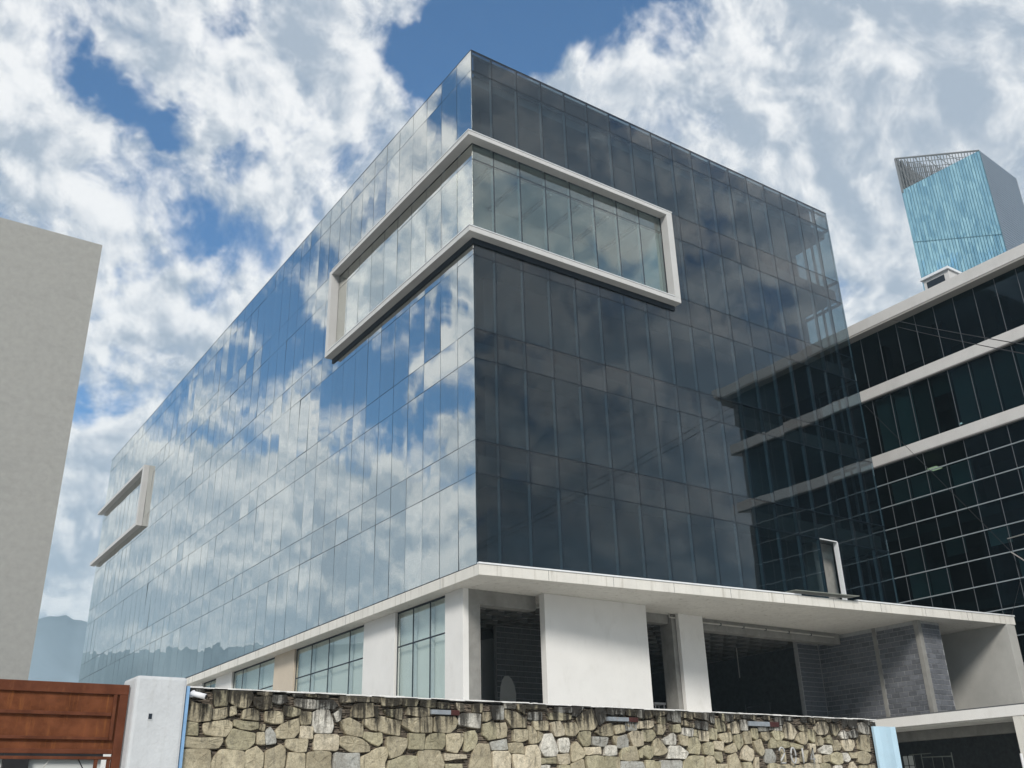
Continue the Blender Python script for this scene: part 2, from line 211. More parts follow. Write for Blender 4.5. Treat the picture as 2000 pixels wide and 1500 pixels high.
M['rust_frame'] = surf('rust_frame', (0.12, 0.043, 0.024, 1), 0.85, 0.25, 6, 0.15, 40, 0.4, (0.21, 0.085, 0.04, 1), (9, 9, 3), spec=0.08)
M['black_metal'] = surf('black_metal', (0.02, 0.02, 0.022, 1), 0.5, 0.2)
M['white_plastic'] = surf('white_plastic', (0.78, 0.78, 0.80, 1), 0.3, 0.02, 5, spec=0.5)
M['lens'] = surf('lens', (0.006, 0.006, 0.008, 1), 0.08, 0.0, spec=0.8)
M['mortar_white'] = surf('mortar_white', (0.80, 0.79, 0.77, 1), 0.9, 0.15, 9, 0.3, 40)
M['wall_core'] = surf('wall_core', (0.045, 0.040, 0.034, 1), 0.95, 0.3, 12, 0.5, 40)
M['slate'] = surf('slate', (0.17, 0.14, 0.11, 1), 0.9, 0.45, 22, 0.4, 60, 0.6, (0.025, 0.022, 0.02, 1), (3, 3, 2))
M['plate_white'] = surf('plate_white', (0.26, 0.29, 0.32, 1), 0.6, 0.2, 9, 0.2, 30, 0.5, (0.30, 0.22, 0.18, 1), (10, 10, 4))
M['plate_maroon'] = surf('plate_maroon', (0.06, 0.02, 0.018, 1), 0.7, 0.3, 9)
M['numeral'] = surf('numeral', (0.46, 0.46, 0.455, 1), 0.55, 0.12, 12, 0.1, 30)
M['cable'] = surf('cable', (0.02, 0.02, 0.022, 1), 0.6, 0.1)
M['grey_cable'] = surf('grey_cable', (0.45, 0.44, 0.41, 1), 0.6, 0.1)
M['sheet_metal'] = surf('sheet_metal', (0.27, 0.29, 0.26, 1), 0.45, 0.12, 4, spec=0.5)
M['ground'] = surf('ground', (0.45, 0.44, 0.41, 1), 0.95, 0.2, 0.4)
M['tower_side'] = surf('tower_side', (0.17, 0.21, 0.265, 1), 0.6, 0.05, 0.3)
M['tower_fin'] = surf('tower_fin', (0.09, 0.22, 0.29, 1), 0.5, 0.05, 0.3)
M['tower_screen'] = surf('tower_screen', (0.19, 0.20, 0.21, 1), 0.6, 0.08, 0.3)
M['hill'] = surf('hill', (0.20, 0.25, 0.29, 1), 1.0, 0.25, 0.006, spec=0.0)  # pale bluish base colour carries part of the distance haze
M['lamp_warm'] = emit('lamp_warm', (1.0, 0.86, 0.5, 1), 1.5)
M['lamp_white'] = emit('lamp_white', (1.0, 0.98, 0.9, 1), 1.6)
def tower_glass():
    m, t, out = new_mat('tower_glass')
    geo = t.n('ShaderNodeNewGeometry')
    d = t.v('SUBTRACT', t.noise(t.mapv(geo.outputs['Position'], (0.085, 0.085, 0.06)), 1.0, 3.0, 0.55, out=1), (0.5, 0.5, 0.5))
    vo = t.n('ShaderNodeTexVoronoi'); t.put(vo, 'Vector', t.mapv(geo.outputs['Position'], (1.9, 1.9, 0.30))); vo.inputs['Scale'].default_value = 1.0; vo.inputs['Randomness'].default_value = 0.35
    d2 = t.v('SUBTRACT', vo.outputs['Color'], (0.5, 0.5, 0.5))
    nrm = t.v('NORMALIZE', t.v('ADD', geo.outputs['Normal'], t.v('ADD', t.v('SCALE', d, scale=0.22), t.v('SCALE', d2, scale=0.07))))
    g = t.n('ShaderNodeBsdfGlossy'); g.inputs['Color'].default_value = (0.46, 0.74, 0.82, 1); g.inputs['Roughness'].default_value = 0.03; t.put(g, 'Normal', nrm)
    df = t.n('ShaderNodeBsdfDiffuse'); df.inputs[0].default_value = (0.05, 0.16, 0.24, 1)
    mx = t.n('ShaderNodeMixShader'); mx.inputs[0].default_value = 0.75; t.put(mx, 1, df.outputs[0]); t.put(mx, 2, g.outputs[0])
    m.node_tree.links.new(mx.outputs[0], out.inputs[0]); return m
M['tower_glass'] = tower_glass()
def stone_mat(name, c1, c2, vein, dark):
    """weathered stone: mottled colour, veins, and the black run-off that hangs down from the top of the wall"""
    m, t, out = new_mat(name)
    geo = t.n('ShaderNodeNewGeometry'); tcx = t.n('ShaderNodeTexCoord'); oi = t.n('ShaderNodeObjectInfo')
    pos = geo.outputs['Position']
    off = t.v('SCALE', (31.0, 17.0, 23.0), scale=oi.outputs['Random'])
    q = t.v('ADD', pos, off)
    f = t.noise(q, 5.0, 6, 0.62)
    c = t.mix(t.mr(f, 0.35, 0.66), c1, c2)
    vn = t.noise(t.mapv(q, (11, 11, 2.2)), 1.0, 5, 0.65, dist=0.8)
    c = t.mix(t.mr(vn, 0.5, 0.72, 0, vein), c, (0.20, 0.185, 0.16, 1))
    fine = t.noise(pos, 60.0, 4, 0.65)
    med = t.noise(q, 21.0, 5, 0.7, dist=0.6)
    c = t.mix(t.mr(med, 0.48, 0.72, 0.0, 0.7), c, (0.17, 0.155, 0.12, 1))
    k = t.m('MULTIPLY', t.mr(fine, 0.3, 0.7, 0.74, 1.24, False), t.mr(oi.outputs['Random'], 0, 1, 0.86, 1.16, False))
    c = t.v('SCALE', c, scale=k)
    sp = t.n('ShaderNodeSeparateXYZ'); t.put(sp, 0, pos)
    top = t.mr(sp.outputs[2], 2.45, 2.98, 0.0, 1.0, False)
    run = t.noise(t.mapv(pos, (14, 14, 1.6)), 1.0, 6, 0.65)
    st = t.mr(t.m('ADD', t.m('MULTIPLY', top, 0.34), run), 0.58, 0.82, 0.0, dark)
    c = t.mix(st, c, (0.022, 0.020, 0.018, 1))
    b = t.n('ShaderNodeBsdfPrincipled'); t.put(b, 'Base Color', c); b.inputs['Roughness'].default_value = 0.9; b.inputs['Specular IOR Level'].default_value = 0.15
    bp = t.n('ShaderNodeBump'); bp.inputs['Strength'].default_value = 0.75; bp.inputs['Distance'].default_value = 0.016
    h = t.m('ADD', t.m('MULTIPLY', t.noise(q, 9, 5, 0.6), 1.0), t.m('MULTIPLY', fine, 0.12))
    t.put(bp, 'Height', h); t.put(b, 'Normal', bp)
    m.node_tree.links.new(b.outputs[0], out.inputs[0]); return m
STONE_M = [stone_mat('tan_stone', (0.48, 0.425, 0.305, 1), (0.35, 0.305, 0.215, 1), 0.35, 0.95),
           stone_mat('olive_stone', (0.45, 0.41, 0.285, 1), (0.31, 0.28, 0.19, 1), 0.4, 0.95),
           stone_mat('cream_stone', (0.62, 0.55, 0.42, 1), (0.48, 0.42, 0.31, 1), 0.5, 0.9),
           stone_mat('grey_stone', (0.42, 0.42, 0.39, 1), (0.31, 0.30, 0.27, 1), 0.5, 0.95),
           stone_mat('white_stone', (0.66, 0.63, 0.56, 1), (0.48, 0.46, 0.41, 1), 0.75, 0.9)]

# ------------------------------------------------------------ mesh helpers
class MB:
    def __init__(self): self.v, self.f = [], []
    def box(self, x0, x1, y0, y1, z0, z1):
        b = len(self.v)
        self.v += [(x, y, z) for z in (z0, z1) for y in (y0, y1) for x in (x0, x1)]
        self.f += [tuple(b + i for i in q) for q in ((0, 2, 3, 1), (4, 5, 7, 6), (0, 1, 5, 4), (2, 6, 7, 3), (0, 4, 6, 2), (1, 3, 7, 5))]
        return self
    def prism(self, poly, z0, z1):
        b, n = len(self.v), len(poly)
        a = sum(poly[i][0] * poly[(i + 1) % n][1] - poly[(i + 1) % n][0] * poly[i][1] for i in range(n))
        if a < 0: poly = poly[::-1]
        self.v += [(x, y, z0) for x, y in poly] + [(x, y, z1) for x, y in poly]
        self.f.append(tuple(b + i for i in range(n))[::-1]); self.f.append(tuple(b + n + i for i in range(n)))
        for i in range(n):
            j = (i + 1) % n
            self.f.append((b + i, b + j, b + n + j, b + n + i))
        return self
    def tube(self, pts, r, n=8):
        pts = [Vector(p) for p in pts]; b = len(self.v)
        for i, p in enumerate(pts):
            d = (pts[min(i + 1, len(pts) - 1)] - pts[max(i - 1, 0)]).normalized()
            u = d.cross(Vector((0, 0, 1)))
            if u.length < 1e-3: u = d.cross(Vector((1, 0, 0)))
            u.normalize(); w = d.cross(u)
            for k in range(n):
                a = 2 * math.pi * k / n
                self.v.append(tuple(p + u * (r * math.cos(a)) + w * (r * math.sin(a))))
        for i in range(len(pts) - 1):
            for k in range(n):
                k2 = (k + 1) % n
                self.f.append((b + i * n + k, b + i * n + k2, b + (i + 1) * n + k2, b + (i + 1) * n + k))
        self.f.append(tuple(b + k for k in range(n))[::-1]); self.f.append(tuple(b + (len(pts) - 1) * n + k for k in range(n)))
        return self
    def mesh(self, name, mat, bevel=0.0):
        me = bpy.data.meshes.new(name)
        me.from_pydata(self.v, [], self.f); me.update()
        if bevel:
            bm = bmesh.new(); bm.from_mesh(me)
            bmesh.ops.bevel(bm, geom=[e for e in bm.edges if len(e.link_faces) == 2 and e.calc_face_angle(0) > 0.5], offset=bevel, segments=2, affect='EDGES', profile=0.6)
            bm.to_mesh(me); bm.free()
        me.materials.append(M[mat] if isinstance(mat, str) else mat)
        return me
    def obj(self, name, mat, parent=None, bevel=0.0, loc=None):
        return link(name, self.mesh(name, mat, bevel), parent, loc)
def link(name, me, parent=None, loc=None):
    o = bpy.data.objects.new(name, me); COL.objects.link(o)
    if parent is not None: o.parent = parent
    if loc is not None: o.location = loc
    return o
def B(name, mat, parent, x0, x1, y0, y1, z0, z1, bevel=0.0):
    return MB().box(x0, x1, y0, y1, z0, z1).obj(name, mat, parent, bevel)
def thing(name, label, cat, loc=(0, 0, 0), rz=0.0, group=None):
    o = bpy.data.objects.new(name, None); COL.objects.link(o); o.empty_display_size = 0.3
    o.location = loc; o.rotation_euler = (0, 0, rz); o['label'] = label; o['category'] = cat
    if group: o['group'] = group
    return o
def tag(o, label, cat, group=None):
    o['label'] = label; o['category'] = cat
    if group: o['group'] = group
    return o
def smooth(o):
    for p in o.data.polygons: p.use_smooth = True
    return o

# ------------------------------------------------------------ ground and hills
g = MB(); g.f.append((0, 1, 2, 3)); g.v += [(-5000, -5000, 0), (5000, -5000, 0), (5000, 5000, 0), (-5000, 5000, 0)]
o = g.obj('ground', 'ground'); o['kind'] = 'structure'
def hills():
    mb = MB(); N = 900; rows = ((0.60, 0.0), (0.74, 0.35), (0.87, 0.72), (1.0, 1.0), (1.25, 0.5)); K = len(rows)
    rnd = random.Random(5)
    ph = [(k, rnd.uniform(0, 6.28), rnd.uniform(0.4, 1.0) / k ** 0.95) for k in (3, 5, 8, 13, 21, 34, 55, 89)]
    for i in range(N):
        a = 2 * math.pi * i / N; dg = math.degrees(a)
        h = sum(w * math.sin(k * a + p) for k, p, w in ph)
        el = max(8.9 + 1.25 * h, 5.5)
        if 6.5 < dg < 14:
            pk = 10.25 - 0.17 * abs(dg - 9.7) ** 1.5 + 0.10 * math.sin(dg * 9) * (1 if dg > 9.9 else 0.3) + 0.04 * math.sin(dg * 31)
            w = min(1.0, min(dg - 6.5, 14 - dg)); el = el * (1 - w) + pk * w
        H = HILL_R * math.tan(rad(el))
        for q, (r, sc_) in enumerate(rows):
            wob = 1 + 0.05 * math.sin(17 * a + 2 * q) + 0.02 * math.sin(71 * a + q) if q != 3 else 1
            mb.v.append((-16 + math.sin(a) * r * HILL_R * wob, -25 + math.cos(a) * r * HILL_R * wob, H * sc_ * (1 + 0.10 * math.sin(53 * a + 3 * q) if q != 3 else 1) - (1 if q == 0 else 0)))
    for i in range(N):
        j = (i + 1) % N
        for k in range(K - 1): mb.f.append((i * K + k, j * K + k, j * K + k + 1, i * K + k + 1))
    o = smooth(mb.obj('hills', 'hill')); o['kind'] = 'structure'
hills()

hz = MB().box(-1500, 1480, -1520, 1470, -1.5, 262.0)
hm, ht, hout = new_mat('haze'); pv = ht.n('ShaderNodeVolumePrincipled'); pv.inputs['Color'].default_value = (0.60, 0.85, 1.0, 1); pv.inputs['Density'].default_value = HAZE; pv.inputs['Anisotropy'].default_value = -0.1
hm.node_tree.links.new(pv.outputs[0], hout.inputs['Volume'])
M['haze'] = hm
o = hz.obj('haze', 'haze'); o['kind'] = 'stuff'

# ------------------------------------------------------------ main glass building
ZL = [8.88, 11.92, 13.09, 16.14, 17.29, 20.29, 21.53, 24.57, 25.81, 28.90, 29.93]
XJ = [0.0] + [0.99 + 1.245 * i for i in range(17)] + [21.953]
YJ = [0.0] + [1.10 + 1.223 * i for i in range(47)]
WX, LY = XJ[-1], YJ[-1]
main = thing('glass_office_building', 'large unfinished office block of reflective glass with white window frames above concrete ground floor', 'building')
pane_mesh = {}
GAP = 0.020
panes, field = [], MB()
TILT = 0.0022
def pane_me(w, h, axis, mat):
    k = (round(w, 3), round(h, 3), axis, mat)
    if k not in pane_mesh:
        a, b = w / 2 - GAP / 2, h / 2 - GAP / 2
        mb = MB()
        if axis == 'x': mb.box(-a, a, 0, 0.02, -b, b)
        else: mb.box(0, 0.02, -a, a, -b, b)
        pane_mesh[k] = mb.mesh('glass_pane', mat)
    return pane_mesh[k]
def add_pane(axis, c0, c1, z0, z1, mat, single=True, parent=None, off=0.0):
    w, h = c1 - c0, z1 - z0; cm, zm = (c0 + c1) / 2, (z0 + z1) / 2
    tl = TILT if axis == 'x' else TILT * 1.8; r1, r2 = random.gauss(0, tl), random.gauss(0, tl)
    loc = (cm, off, zm) if axis == 'x' else (off, cm, zm)
    if single:
        o = link('glass_pane', pane_me(w, h, axis, mat), parent or main, loc)
        o.rotation_euler = (r1, 0, r2) if axis == 'x' else (0, r1, r2)
        return o
    R = Euler((0, r1, r2)).to_matrix() if axis == 'y' else Euler((r1, 0, r2)).to_matrix()
    t = MB(); a, b = w / 2 - GAP / 2, h / 2 - GAP / 2
    t.box(0, 0.02, -a, a, -b, b) if axis == 'y' else t.box(-a, a, 0, 0.02, -b, b)
    base = len(field.v)
    field.v += [tuple(R @ Vector(v) + Vector(loc)) for v in t.v]; field.f += [tuple(base + i for i in f) for f in t.f]
OPEN_COL = 14
def cells(n_in_frame, lo, hi):
    """rows of one column; the frame cuts rows 4..8"""
    return
frame_rows_out = [(20.29, 20.94), (25.47, 28.90)]
count = 0
for axis, J in (('x', XJ), ('y', YJ)):
    for i in range(len(J) - 1):
        c0, c1 = J[i], J[i + 1]
        near = (axis == 'x' and i < 8) or (axis == 'y' and i < 10)
        far = axis == 'y' and c0 > 43.5
        rows = [(ZL[k], ZL[k + 1], 'facade_glass') for k in range(10)]
        if near or far:
            rows = [(ZL[k], ZL[k + 1], 'facade_glass') for k in range(5)] + [(20.29, 20.94, 'facade_glass'), (21.22, 24.57, 'clear_glass'), (24.57, 25.23, 'clear_glass'), (25.47, 28.90, 'facade_glass'), (28.90, 29.93, 'facade_glass')]
        for z0, z1, mt in rows:
            if axis == 'x' and i == OPEN_COL and z0 == ZL[0]: continue
            single = axis == 'x' or i < 12
            if far and mt == 'clear_glass': single = False
            if single: count += 1
            add_pane(axis, c0, c1, z0, z1, (mt if not (axis == 'x' and mt == 'facade_glass' and z1 - z0 < 1.4) else 'spandrel_glass') if axis == 'x' else {'facade_glass': 'mirror_glass', 'clear_glass': 'clear_mirror'}[mt], single)
o = field.obj('glass_pane_field', 'mirror_glass', main); o['kind'] = 'stuff'
# joints: dark gasket strips behind the gaps, one per line of the grid
for x in XJ[1:-1]: B('vertical_joint', 'gasket', main, x - 0.022, x + 0.034, 0.012, 0.03, 8.88, 29.93)
gz = MB()
for y in YJ[1:-1]: gz.box(0.012, 0.03, y - 0.022, y + 0.022, 8.88, 29.93)
o = gz.obj('vertical_joint_left', 'gasket', main); o.name = 'vertical_joint_run'; o['kind'] = 'stuff'
for z in ZL[1:-1]:
    fr = z in (21.53, 25.81)
    B('horizontal_joint', 'gasket', main, 10.06 if fr else 0.03, WX, 0.012, 0.031, z - 0.02, z + 0.02)
    B('horizontal_joint', 'gasket', main, 0.012, 0.031, 12.2 if fr else 0.03, 43.8 if fr else LY, z - 0.02, z + 0.02)
B('corner_joint', 'gasket', main, 0.0205, 0.06, 0.0205, 0.06, 8.88, 29.93)
# mullions and transoms behind the glass
mul = MB().box(-0.035, 0.035, 0.032, 0.155, 8.88, 29.88).mesh('mullion', 'mullion_grey')
for x in XJ[1:-1]: link('mullion', mul, main, (x, 0, 0))
mul2 = MB().box(0.032, 0.155, -0.035, 0.035, 8.88, 29.88).mesh('mullion', 'mullion_grey')
for y in YJ[1:-1]: link('mullion', mul2, main, (0, y, 0))
for z in ZL[1:-1]:
    if z in (21.53, 25.81): continue
    B('transom', 'backing', main, 0.06, WX - 0.05, 0.032, 0.12, z - 0.03, z + 0.03)
B('top_rail', 'bright_aluminium', main, 0.06, WX - 0.06, 0.032, 0.16, 29.75, 29.785)
B('top_rail', 'bright_aluminium', main, 0.032, 0.16, 0.2, LY, 29.75, 29.785)
B('parapet_cap', 'gasket', main, 0, WX, 0.0, 0.08, 29.93, 29.97); B('parapet_cap', 'gasket', main, 0, 0.08, 0.08, LY, 29.93, 29.97)
# roof and floors
B('roof', 'slab', main, 0.25, WX - 0.15, 0.25, LY - 0.2, 28.45, 28.85)
B('parapet_backing', 'backing', main, 0.30, 20.75, 0.17, 0.30, 28.85, 29.90)
B('parapet_backing', 'backing', main, 0.17, 0.29, 0.46, LY - 0.4, 28.85, 29.90)
for z in (12.05, 16.26, 20.43, 24.75):
    B('floor_slab', 'slab', main, 0.25, WX - 0.12, 0.25, LY - 0.2, z, z + 0.62)
# added blackout partitions, one storey each: dark colour stands for unlit rooms
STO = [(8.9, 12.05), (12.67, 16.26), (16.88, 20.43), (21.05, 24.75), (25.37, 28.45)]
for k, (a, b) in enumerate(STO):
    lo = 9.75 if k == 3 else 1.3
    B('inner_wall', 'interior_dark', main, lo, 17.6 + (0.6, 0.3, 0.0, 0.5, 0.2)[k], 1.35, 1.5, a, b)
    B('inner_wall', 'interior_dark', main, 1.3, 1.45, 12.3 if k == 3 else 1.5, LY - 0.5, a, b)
    if k == 3:
        B('pale_inner_wall', 'interior_pale', main, 0.3, 9.6, 2.6, 2.75, a, b)
        B('pale_inner_wall', 'interior_pale', main, 2.6, 2.75, 2.75, 12.1, a, b)
        B('room_ceiling', 'interior_pale', main, 0.22, 9.7, 0.22, 2.6, 24.66, 24.745)
        for q in range(6): B('ceiling_joist', 'soffit', main, 0.9 + q * 1.5, 1.05 + q * 1.5, 0.3, 2.55, 24.52, 24.655)
        B('room_end_wall', 'interior_pale', main, 9.62, 9.72, 0.22, 2.75, a, b)
        B('room_end_wall', 'interior_pale', main, 0.22, 2.6, 12.12, 12.22, a, b)
# right-hand end wall: two bays of glass by the corner, solid wall beyond
SJ = [0.0, 1.15, 2.3]
for i in range(2):
    for k in range(10):
        w, h = SJ[i + 1] - SJ[i], ZL[k + 1] - ZL[k]
        o = link('side_pane', pane_me(w, h, 'y', 'side_glass'), main, (WX - 0.02, (SJ[i] + SJ[i + 1]) / 2, (ZL[k] + ZL[k + 1]) / 2))
for y in (1.15, 2.3): B('side_mullion', 'backing', main, WX - 0.16, WX - 0.025, y - 0.04, y + 0.04, 8.88, 29.85)
B('corner_post', 'aluminium', main, WX - 0.07, WX - 0.022, 0.022, 0.07, 8.88, 29.85)
for z in ZL[1:-1]:
    B('side_transom', 'backing', main, WX - 0.14, WX - 0.025, 0.08, 2.3, z - 0.06, z + 0.06)
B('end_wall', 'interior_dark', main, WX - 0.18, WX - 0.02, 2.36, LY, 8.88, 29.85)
# wide projecting frames
def frame(parts):
    root = parts[0]
    return root
top = MB().prism([(-0.4, -0.4), (10.06, -0.4), (10.06, -0.002), (-0.002, -0.002), (-0.002, 12.15), (-0.4, 12.15)], 25.285, 25.48).obj('projecting_frame', 'frame_render', main, 0.01)
top['label'] = 'pale projecting frame wrapping the building corner'
MB().prism([(-0.4, -0.4), (10.06, -0.4), (10.06, -0.002), (-0.002, -0.002), (-0.002, 12.15), (-0.4, 12.15)], 20.975, 21.195).obj('frame_sill', 'frame_render', top, 0.01)
B('frame_jamb', 'frame_render', top, 9.74, 10.06, -0.4, -0.002, 21.196, 25.284, 0.008)
B('frame_jamb', 'frame_render', top, -0.4, -0.002, 11.88, 12.15, 21.196, 25.284, 0.008)
for z in (25.48, 21.195):
    MB().prism([(-0.425, -0.425), (9.69 if z < 22 else 10.08, -0.425), (9.69 if z < 22 else 10.08, -0.36), (-0.36, -0.36), (-0.36, 11.85), (-0.425, 11.85)], z + 0.001, z + 0.028).obj('frame_capping', 'cap_metal', top)
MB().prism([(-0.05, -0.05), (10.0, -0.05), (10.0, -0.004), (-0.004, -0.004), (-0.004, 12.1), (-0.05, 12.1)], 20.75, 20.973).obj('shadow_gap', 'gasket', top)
f2 = MB().prism([(-0.4, 43.9), (-0.004, 43.9), (-0.004, LY + 0.4), (-0.4, LY + 0.4)], 25.23, 25.46).obj('projecting_frame', 'frame_render', main, 0.01)
f2['label'] = 'pale projecting frame at the far end of the long side'
B('frame_sill', 'frame_render', f2, -0.4, -0.004, 43.9, LY + 0.4, 20.94, 21.2, 0.01)
B('frame_jamb', 'frame_render', f2, -0.4, -0.004, 43.9, 44.25, 21.2, 25.23, 0.01)
# far end and back of the block
B('back_wall', 'interior_dark', main, 0.1, WX - 0.2, LY - 0.15, LY - 0.03, 8.88, 29.9)
# missing pane: raw concrete behind the open bay
B('raw_column', 'bare_concrete', main, 17.6, 18.9, 0.75, 1.3, 8.9, 12.0)
B('open_jamb', 'bright_aluminium', main, 18.29, 18.33, -0.03, 0.19, 8.9, 11.9)
B('open_jamb', 'bright_aluminium', main, 17.2, 18.29, -0.02, 0.10, 11.89, 11.93)

# ------------------------------------------------------------ podium of the main building
ZS, ZC = 8.45, 8.80
cpoly = [(-0.14, -0.36), (25.30, -3.13), (25.30, 7.0), (22.1, 7.0), (22.1, LY), (-0.06, LY)]
canopy = MB().prism(cpoly, ZS, ZC).obj('canopy_slab', 'canopy_render', main, 0.012)
fl = MB()
def strip(p, q, w, z0, z1, mb):
    d = Vector((q[0] - p[0], q[1] - p[1])).normalized(); n = Vector((-d.y, d.x)) * w
    mb.prism([p, q, (q[0] + n.x, q[1] + n.y), (p[0] + n.x, p[1] + n.y)], z0, z1)
strip((-0.16, -0.385), (13.2, -1.84), 0.12, ZC + 0.001, ZC + 0.05, fl)
strip((16.0, -2.145), (25.33, -3.16), 0.12, ZC + 0.001, ZC + 0.05, fl)
fl.obj('canopy_flashing', 'cap_metal', canopy)
fj = MB().box(-0.004, 0.004, -0.004, 0.02, ZS + 0.01, ZC - 0.01).mesh('fascia_joint', 'gasket')
for k in range(1, 10):
    o = link('fascia_joint', fj, canopy, (-0.14 + 25.44 * k / 10.2, -0.36 - 2.77 * k / 10.2, 0)); o.rotation_euler = (0, 0, -math.atan2(2.77, 25.44))
fj2 = MB().box(-0.004, 0.02, -0.004, 0.004, ZS + 0.01, ZC - 0.01).mesh('fascia_joint', 'gasket')
for k in range(1, 12): link('fascia_joint', fj2, canopy, (-0.14 + 0.08 * k * 2.4 / 57.8, -0.36 + k * 2.4, 0))
B('canopy_gutter', 'gasket', main, 0.0, 0.10, 0.12, LY, ZC + 0.001, 8.87)
M['screed'] = surf('screed', (0.74, 0.73, 0.70, 1), 0.9, 0.1, 1.0)
B('podium_floor', 'screed', main, 0.4, 19.08, 0.95, 30, 4.45, 4.75)
B('base_wall', 'bare_concrete', main, 0.55, 18.9, 1.3, LY - 0.5, 0.0, 4.449)
# long left side: piers and glazed bays
XF = 0.40
bays = [(2.63, 6.17, [3.80, 5.0]), (8.70, 15.45, [10.13, 12.08, 13.81]), (17.72, 23.3, [19.81, 22.05]), (25.7, 27.9, [26.8])]
prev = 1.49
for i, (a, b, js) in enumerate(bays):
    mt = ('white_render', 'white_render', 'beige_render', 'white_render')[i]
    p = B('wall_pier', mt, main, XF, XF + 0.22, prev, a, 4.45, ZS - 0.001, 0.008)
    if i == 2: p['label'] = 'beige wall pier'
    prev = b
    win = B('window', 'gasket', main, XF + 0.10, XF + 0.15, a + 0.002, b - 0.002, 8.39, ZS - 0.002)
    ys = [a] + js + [b]
    for q in range(len(ys) - 1):
        for z0, z1 in ((4.8, 7.20), (7.20, 8.39)):
            me = MB().box(0, 0.012, ys[q] + 0.02, ys[q + 1] - 0.02, z0 + 0.02, z1 - 0.02).mesh('window_pane', 'podium_glass')
            link('window_pane', me, win, (XF + 0.11, 0, 0))
    for y in js: B('window_mullion', 'aluminium', win, XF + 0.125, XF + 0.26, y - 0.05, y + 0.05, 4.8, 8.39)
    gk = MB()
    for y in js + [a + 0.02, b - 0.02]: gk.box(XF + 0.105, XF + 0.124, y - 0.028, y + 0.028, 4.8, 8.39)
    gk.box(XF + 0.106, XF + 0.1235, a, b, 7.175, 7.225)
    gk.obj('window_bar', 'gasket', win)
    B('pale_window_backing', 'pale_backing', main, XF + 0.30, XF + 0.36, a - 0.1, b + 0.1, 4.75, 8.35)  # pale sheet added close behind the glass to make the windows read brighter
B('wall_pier', 'white_render', main, XF, XF + 0.22, prev, LY, 4.45, ZS - 0.001)
# street corner: bare concrete column and beam
B('concrete_column', 'bare_concrete', main, 0.625, 1.08, 1.50, 2.1, 4.75, ZS - 0.001, 0.01)
mb = MB()
for k in range(18): mb.box(0.425, 0.60 + 0.012 * (k % 2), 1.505 + 0.004 * (k % 3), 2.0, 4.75 + k * 0.205, 4.75 + k * 0.205 + 0.195)
o = mb.obj('infill_course', 'bare_concrete', main); o['kind'] = 'stuff'
B('mortar_bed', 'mortar', main, 0.43, 0.62, 1.53, 1.98, 4.75, ZS - 0.002)
B('concrete_beam', 'bare_concrete', main, 1.081, 3.36, 1.52, 1.95, 7.97, ZS - 0.001, 0.008)
B('wall_panel', 'white_render', main, 3.31, 7.88, 0.95, 1.25, 4.45, ZS - 0.001, 0.012)
B('wall_pier', 'white_render', main, 10.12, 11.385, 1.60, 1.78, 4.45, ZS - 0.001, 0.01)
B('concrete_column', 'bare_concrete', main, 9.92, 10.55, 1.80, 2.45, 4.75, ZS - 0.001, 0.01)
B('concrete_beam', 'bare_concrete', main, 7.9, 9.90, 1.95, 2.35, 8.10, ZS - 0.001, 0.008)
B('concrete_beam', 'bare_concrete', main, 10.56, 19.98, 1.90, 2.35, 8.0, ZS - 0.001, 0.008)
cd = MB().tube([(11.40, 1.84, 8.27), (19.5, 1.84, 8.27)], 0.035, 8).obj('conduit', 'grey_cable', main)
for x in (12.6, 13.9, 15.2, 16.6, 18.0): B('conduit_clip', 'gasket', cd, x - 0.02, x + 0.02, 1.80, 1.898, 8.22, 8.31)
MB().tube([(9.75, 1.72, 8.44), (9.75, 1.72, 8.30), (10.1, 1.72, 8.30)], 0.03, 8).obj('conduit', 'grey_cable', main)
# rooms behind the openings: ceiling of pale panels between dark ribs, block walls
B('ceiling', 'ceiling_panel', main, 0.7, 20.0, 2.5, 22.0, 8.33, ZS - 0.003)
ribx = MB().box(-0.07, 0.07, 2.5, 22.0, 8.19, 8.328).mesh('ceiling_rib', 'rib')
riby = MB().box(0.9, 19.9, -0.07, 0.07, 8.19, 8.3275).mesh('cross_rib', 'rib')
for i in range(24): link('ceiling_rib', ribx, main, (1.2 + i * 0.8, 0, 0))
for i in range(18): link('cross_rib', riby, main, (0, 3.0 + i * (0.8 if i < 8 else 1.6), 0))
def block_field(name, parent, axis, c0, c1, z0, z1, face, mat, rnd, stuff=False, jitter=0.006, proud=-1):
    """courses of 0.4 x 0.2 m blocks standing proud of the mortar"""
    L, Hh, j = 0.40, 0.20, 0.022
    meshes = {}; acc = MB()
    r = 0; z = z0
    while z < z1 - 0.05:
        h = min(Hh, z1 - z); s = c0 - (0.2 if r % 2 else 0)
        while s < c1 - 0.03:
            a, b = max(s, c0), min(s + L, c1)
            if b - a > 0.06:
                d = rnd.uniform(0, jitter); w = b - a - j; hh = h - j
                if stuff:
                    if axis == 'x': acc.box(a + j / 2, b - j / 2, face + proud * (0.012 + d), face + 0.02, z + j / 2, z + h - j / 2)
                    else: acc.box(face + proud * (0.012 + d), face + 0.02, a + j / 2, b - j / 2, z + j / 2, z + h - j / 2)
                else:
                    k = (axis, round(w, 2), round(hh, 2))
                    if k not in meshes:
                        t = MB()
                        t.box(-w / 2, w / 2, 0, 0.05, -hh / 2, hh / 2) if axis == 'x' else t.box(0, 0.05, -w / 2, w / 2, -hh / 2, hh / 2)
                        meshes[k] = t.mesh('block', mat, 0.006)
                    c = (a + b) / 2
                    loc = (c, face - 0.012 - d, z + h / 2) if axis == 'x' else (face - 0.012 - d, c, z + h / 2)
                    link('block', meshes[k], parent, loc)
            s += L
        z += Hh; r += 1
    if stuff:
        o = acc.obj(name, mat, parent); o['kind'] = 'stuff'
rb = random.Random(3)
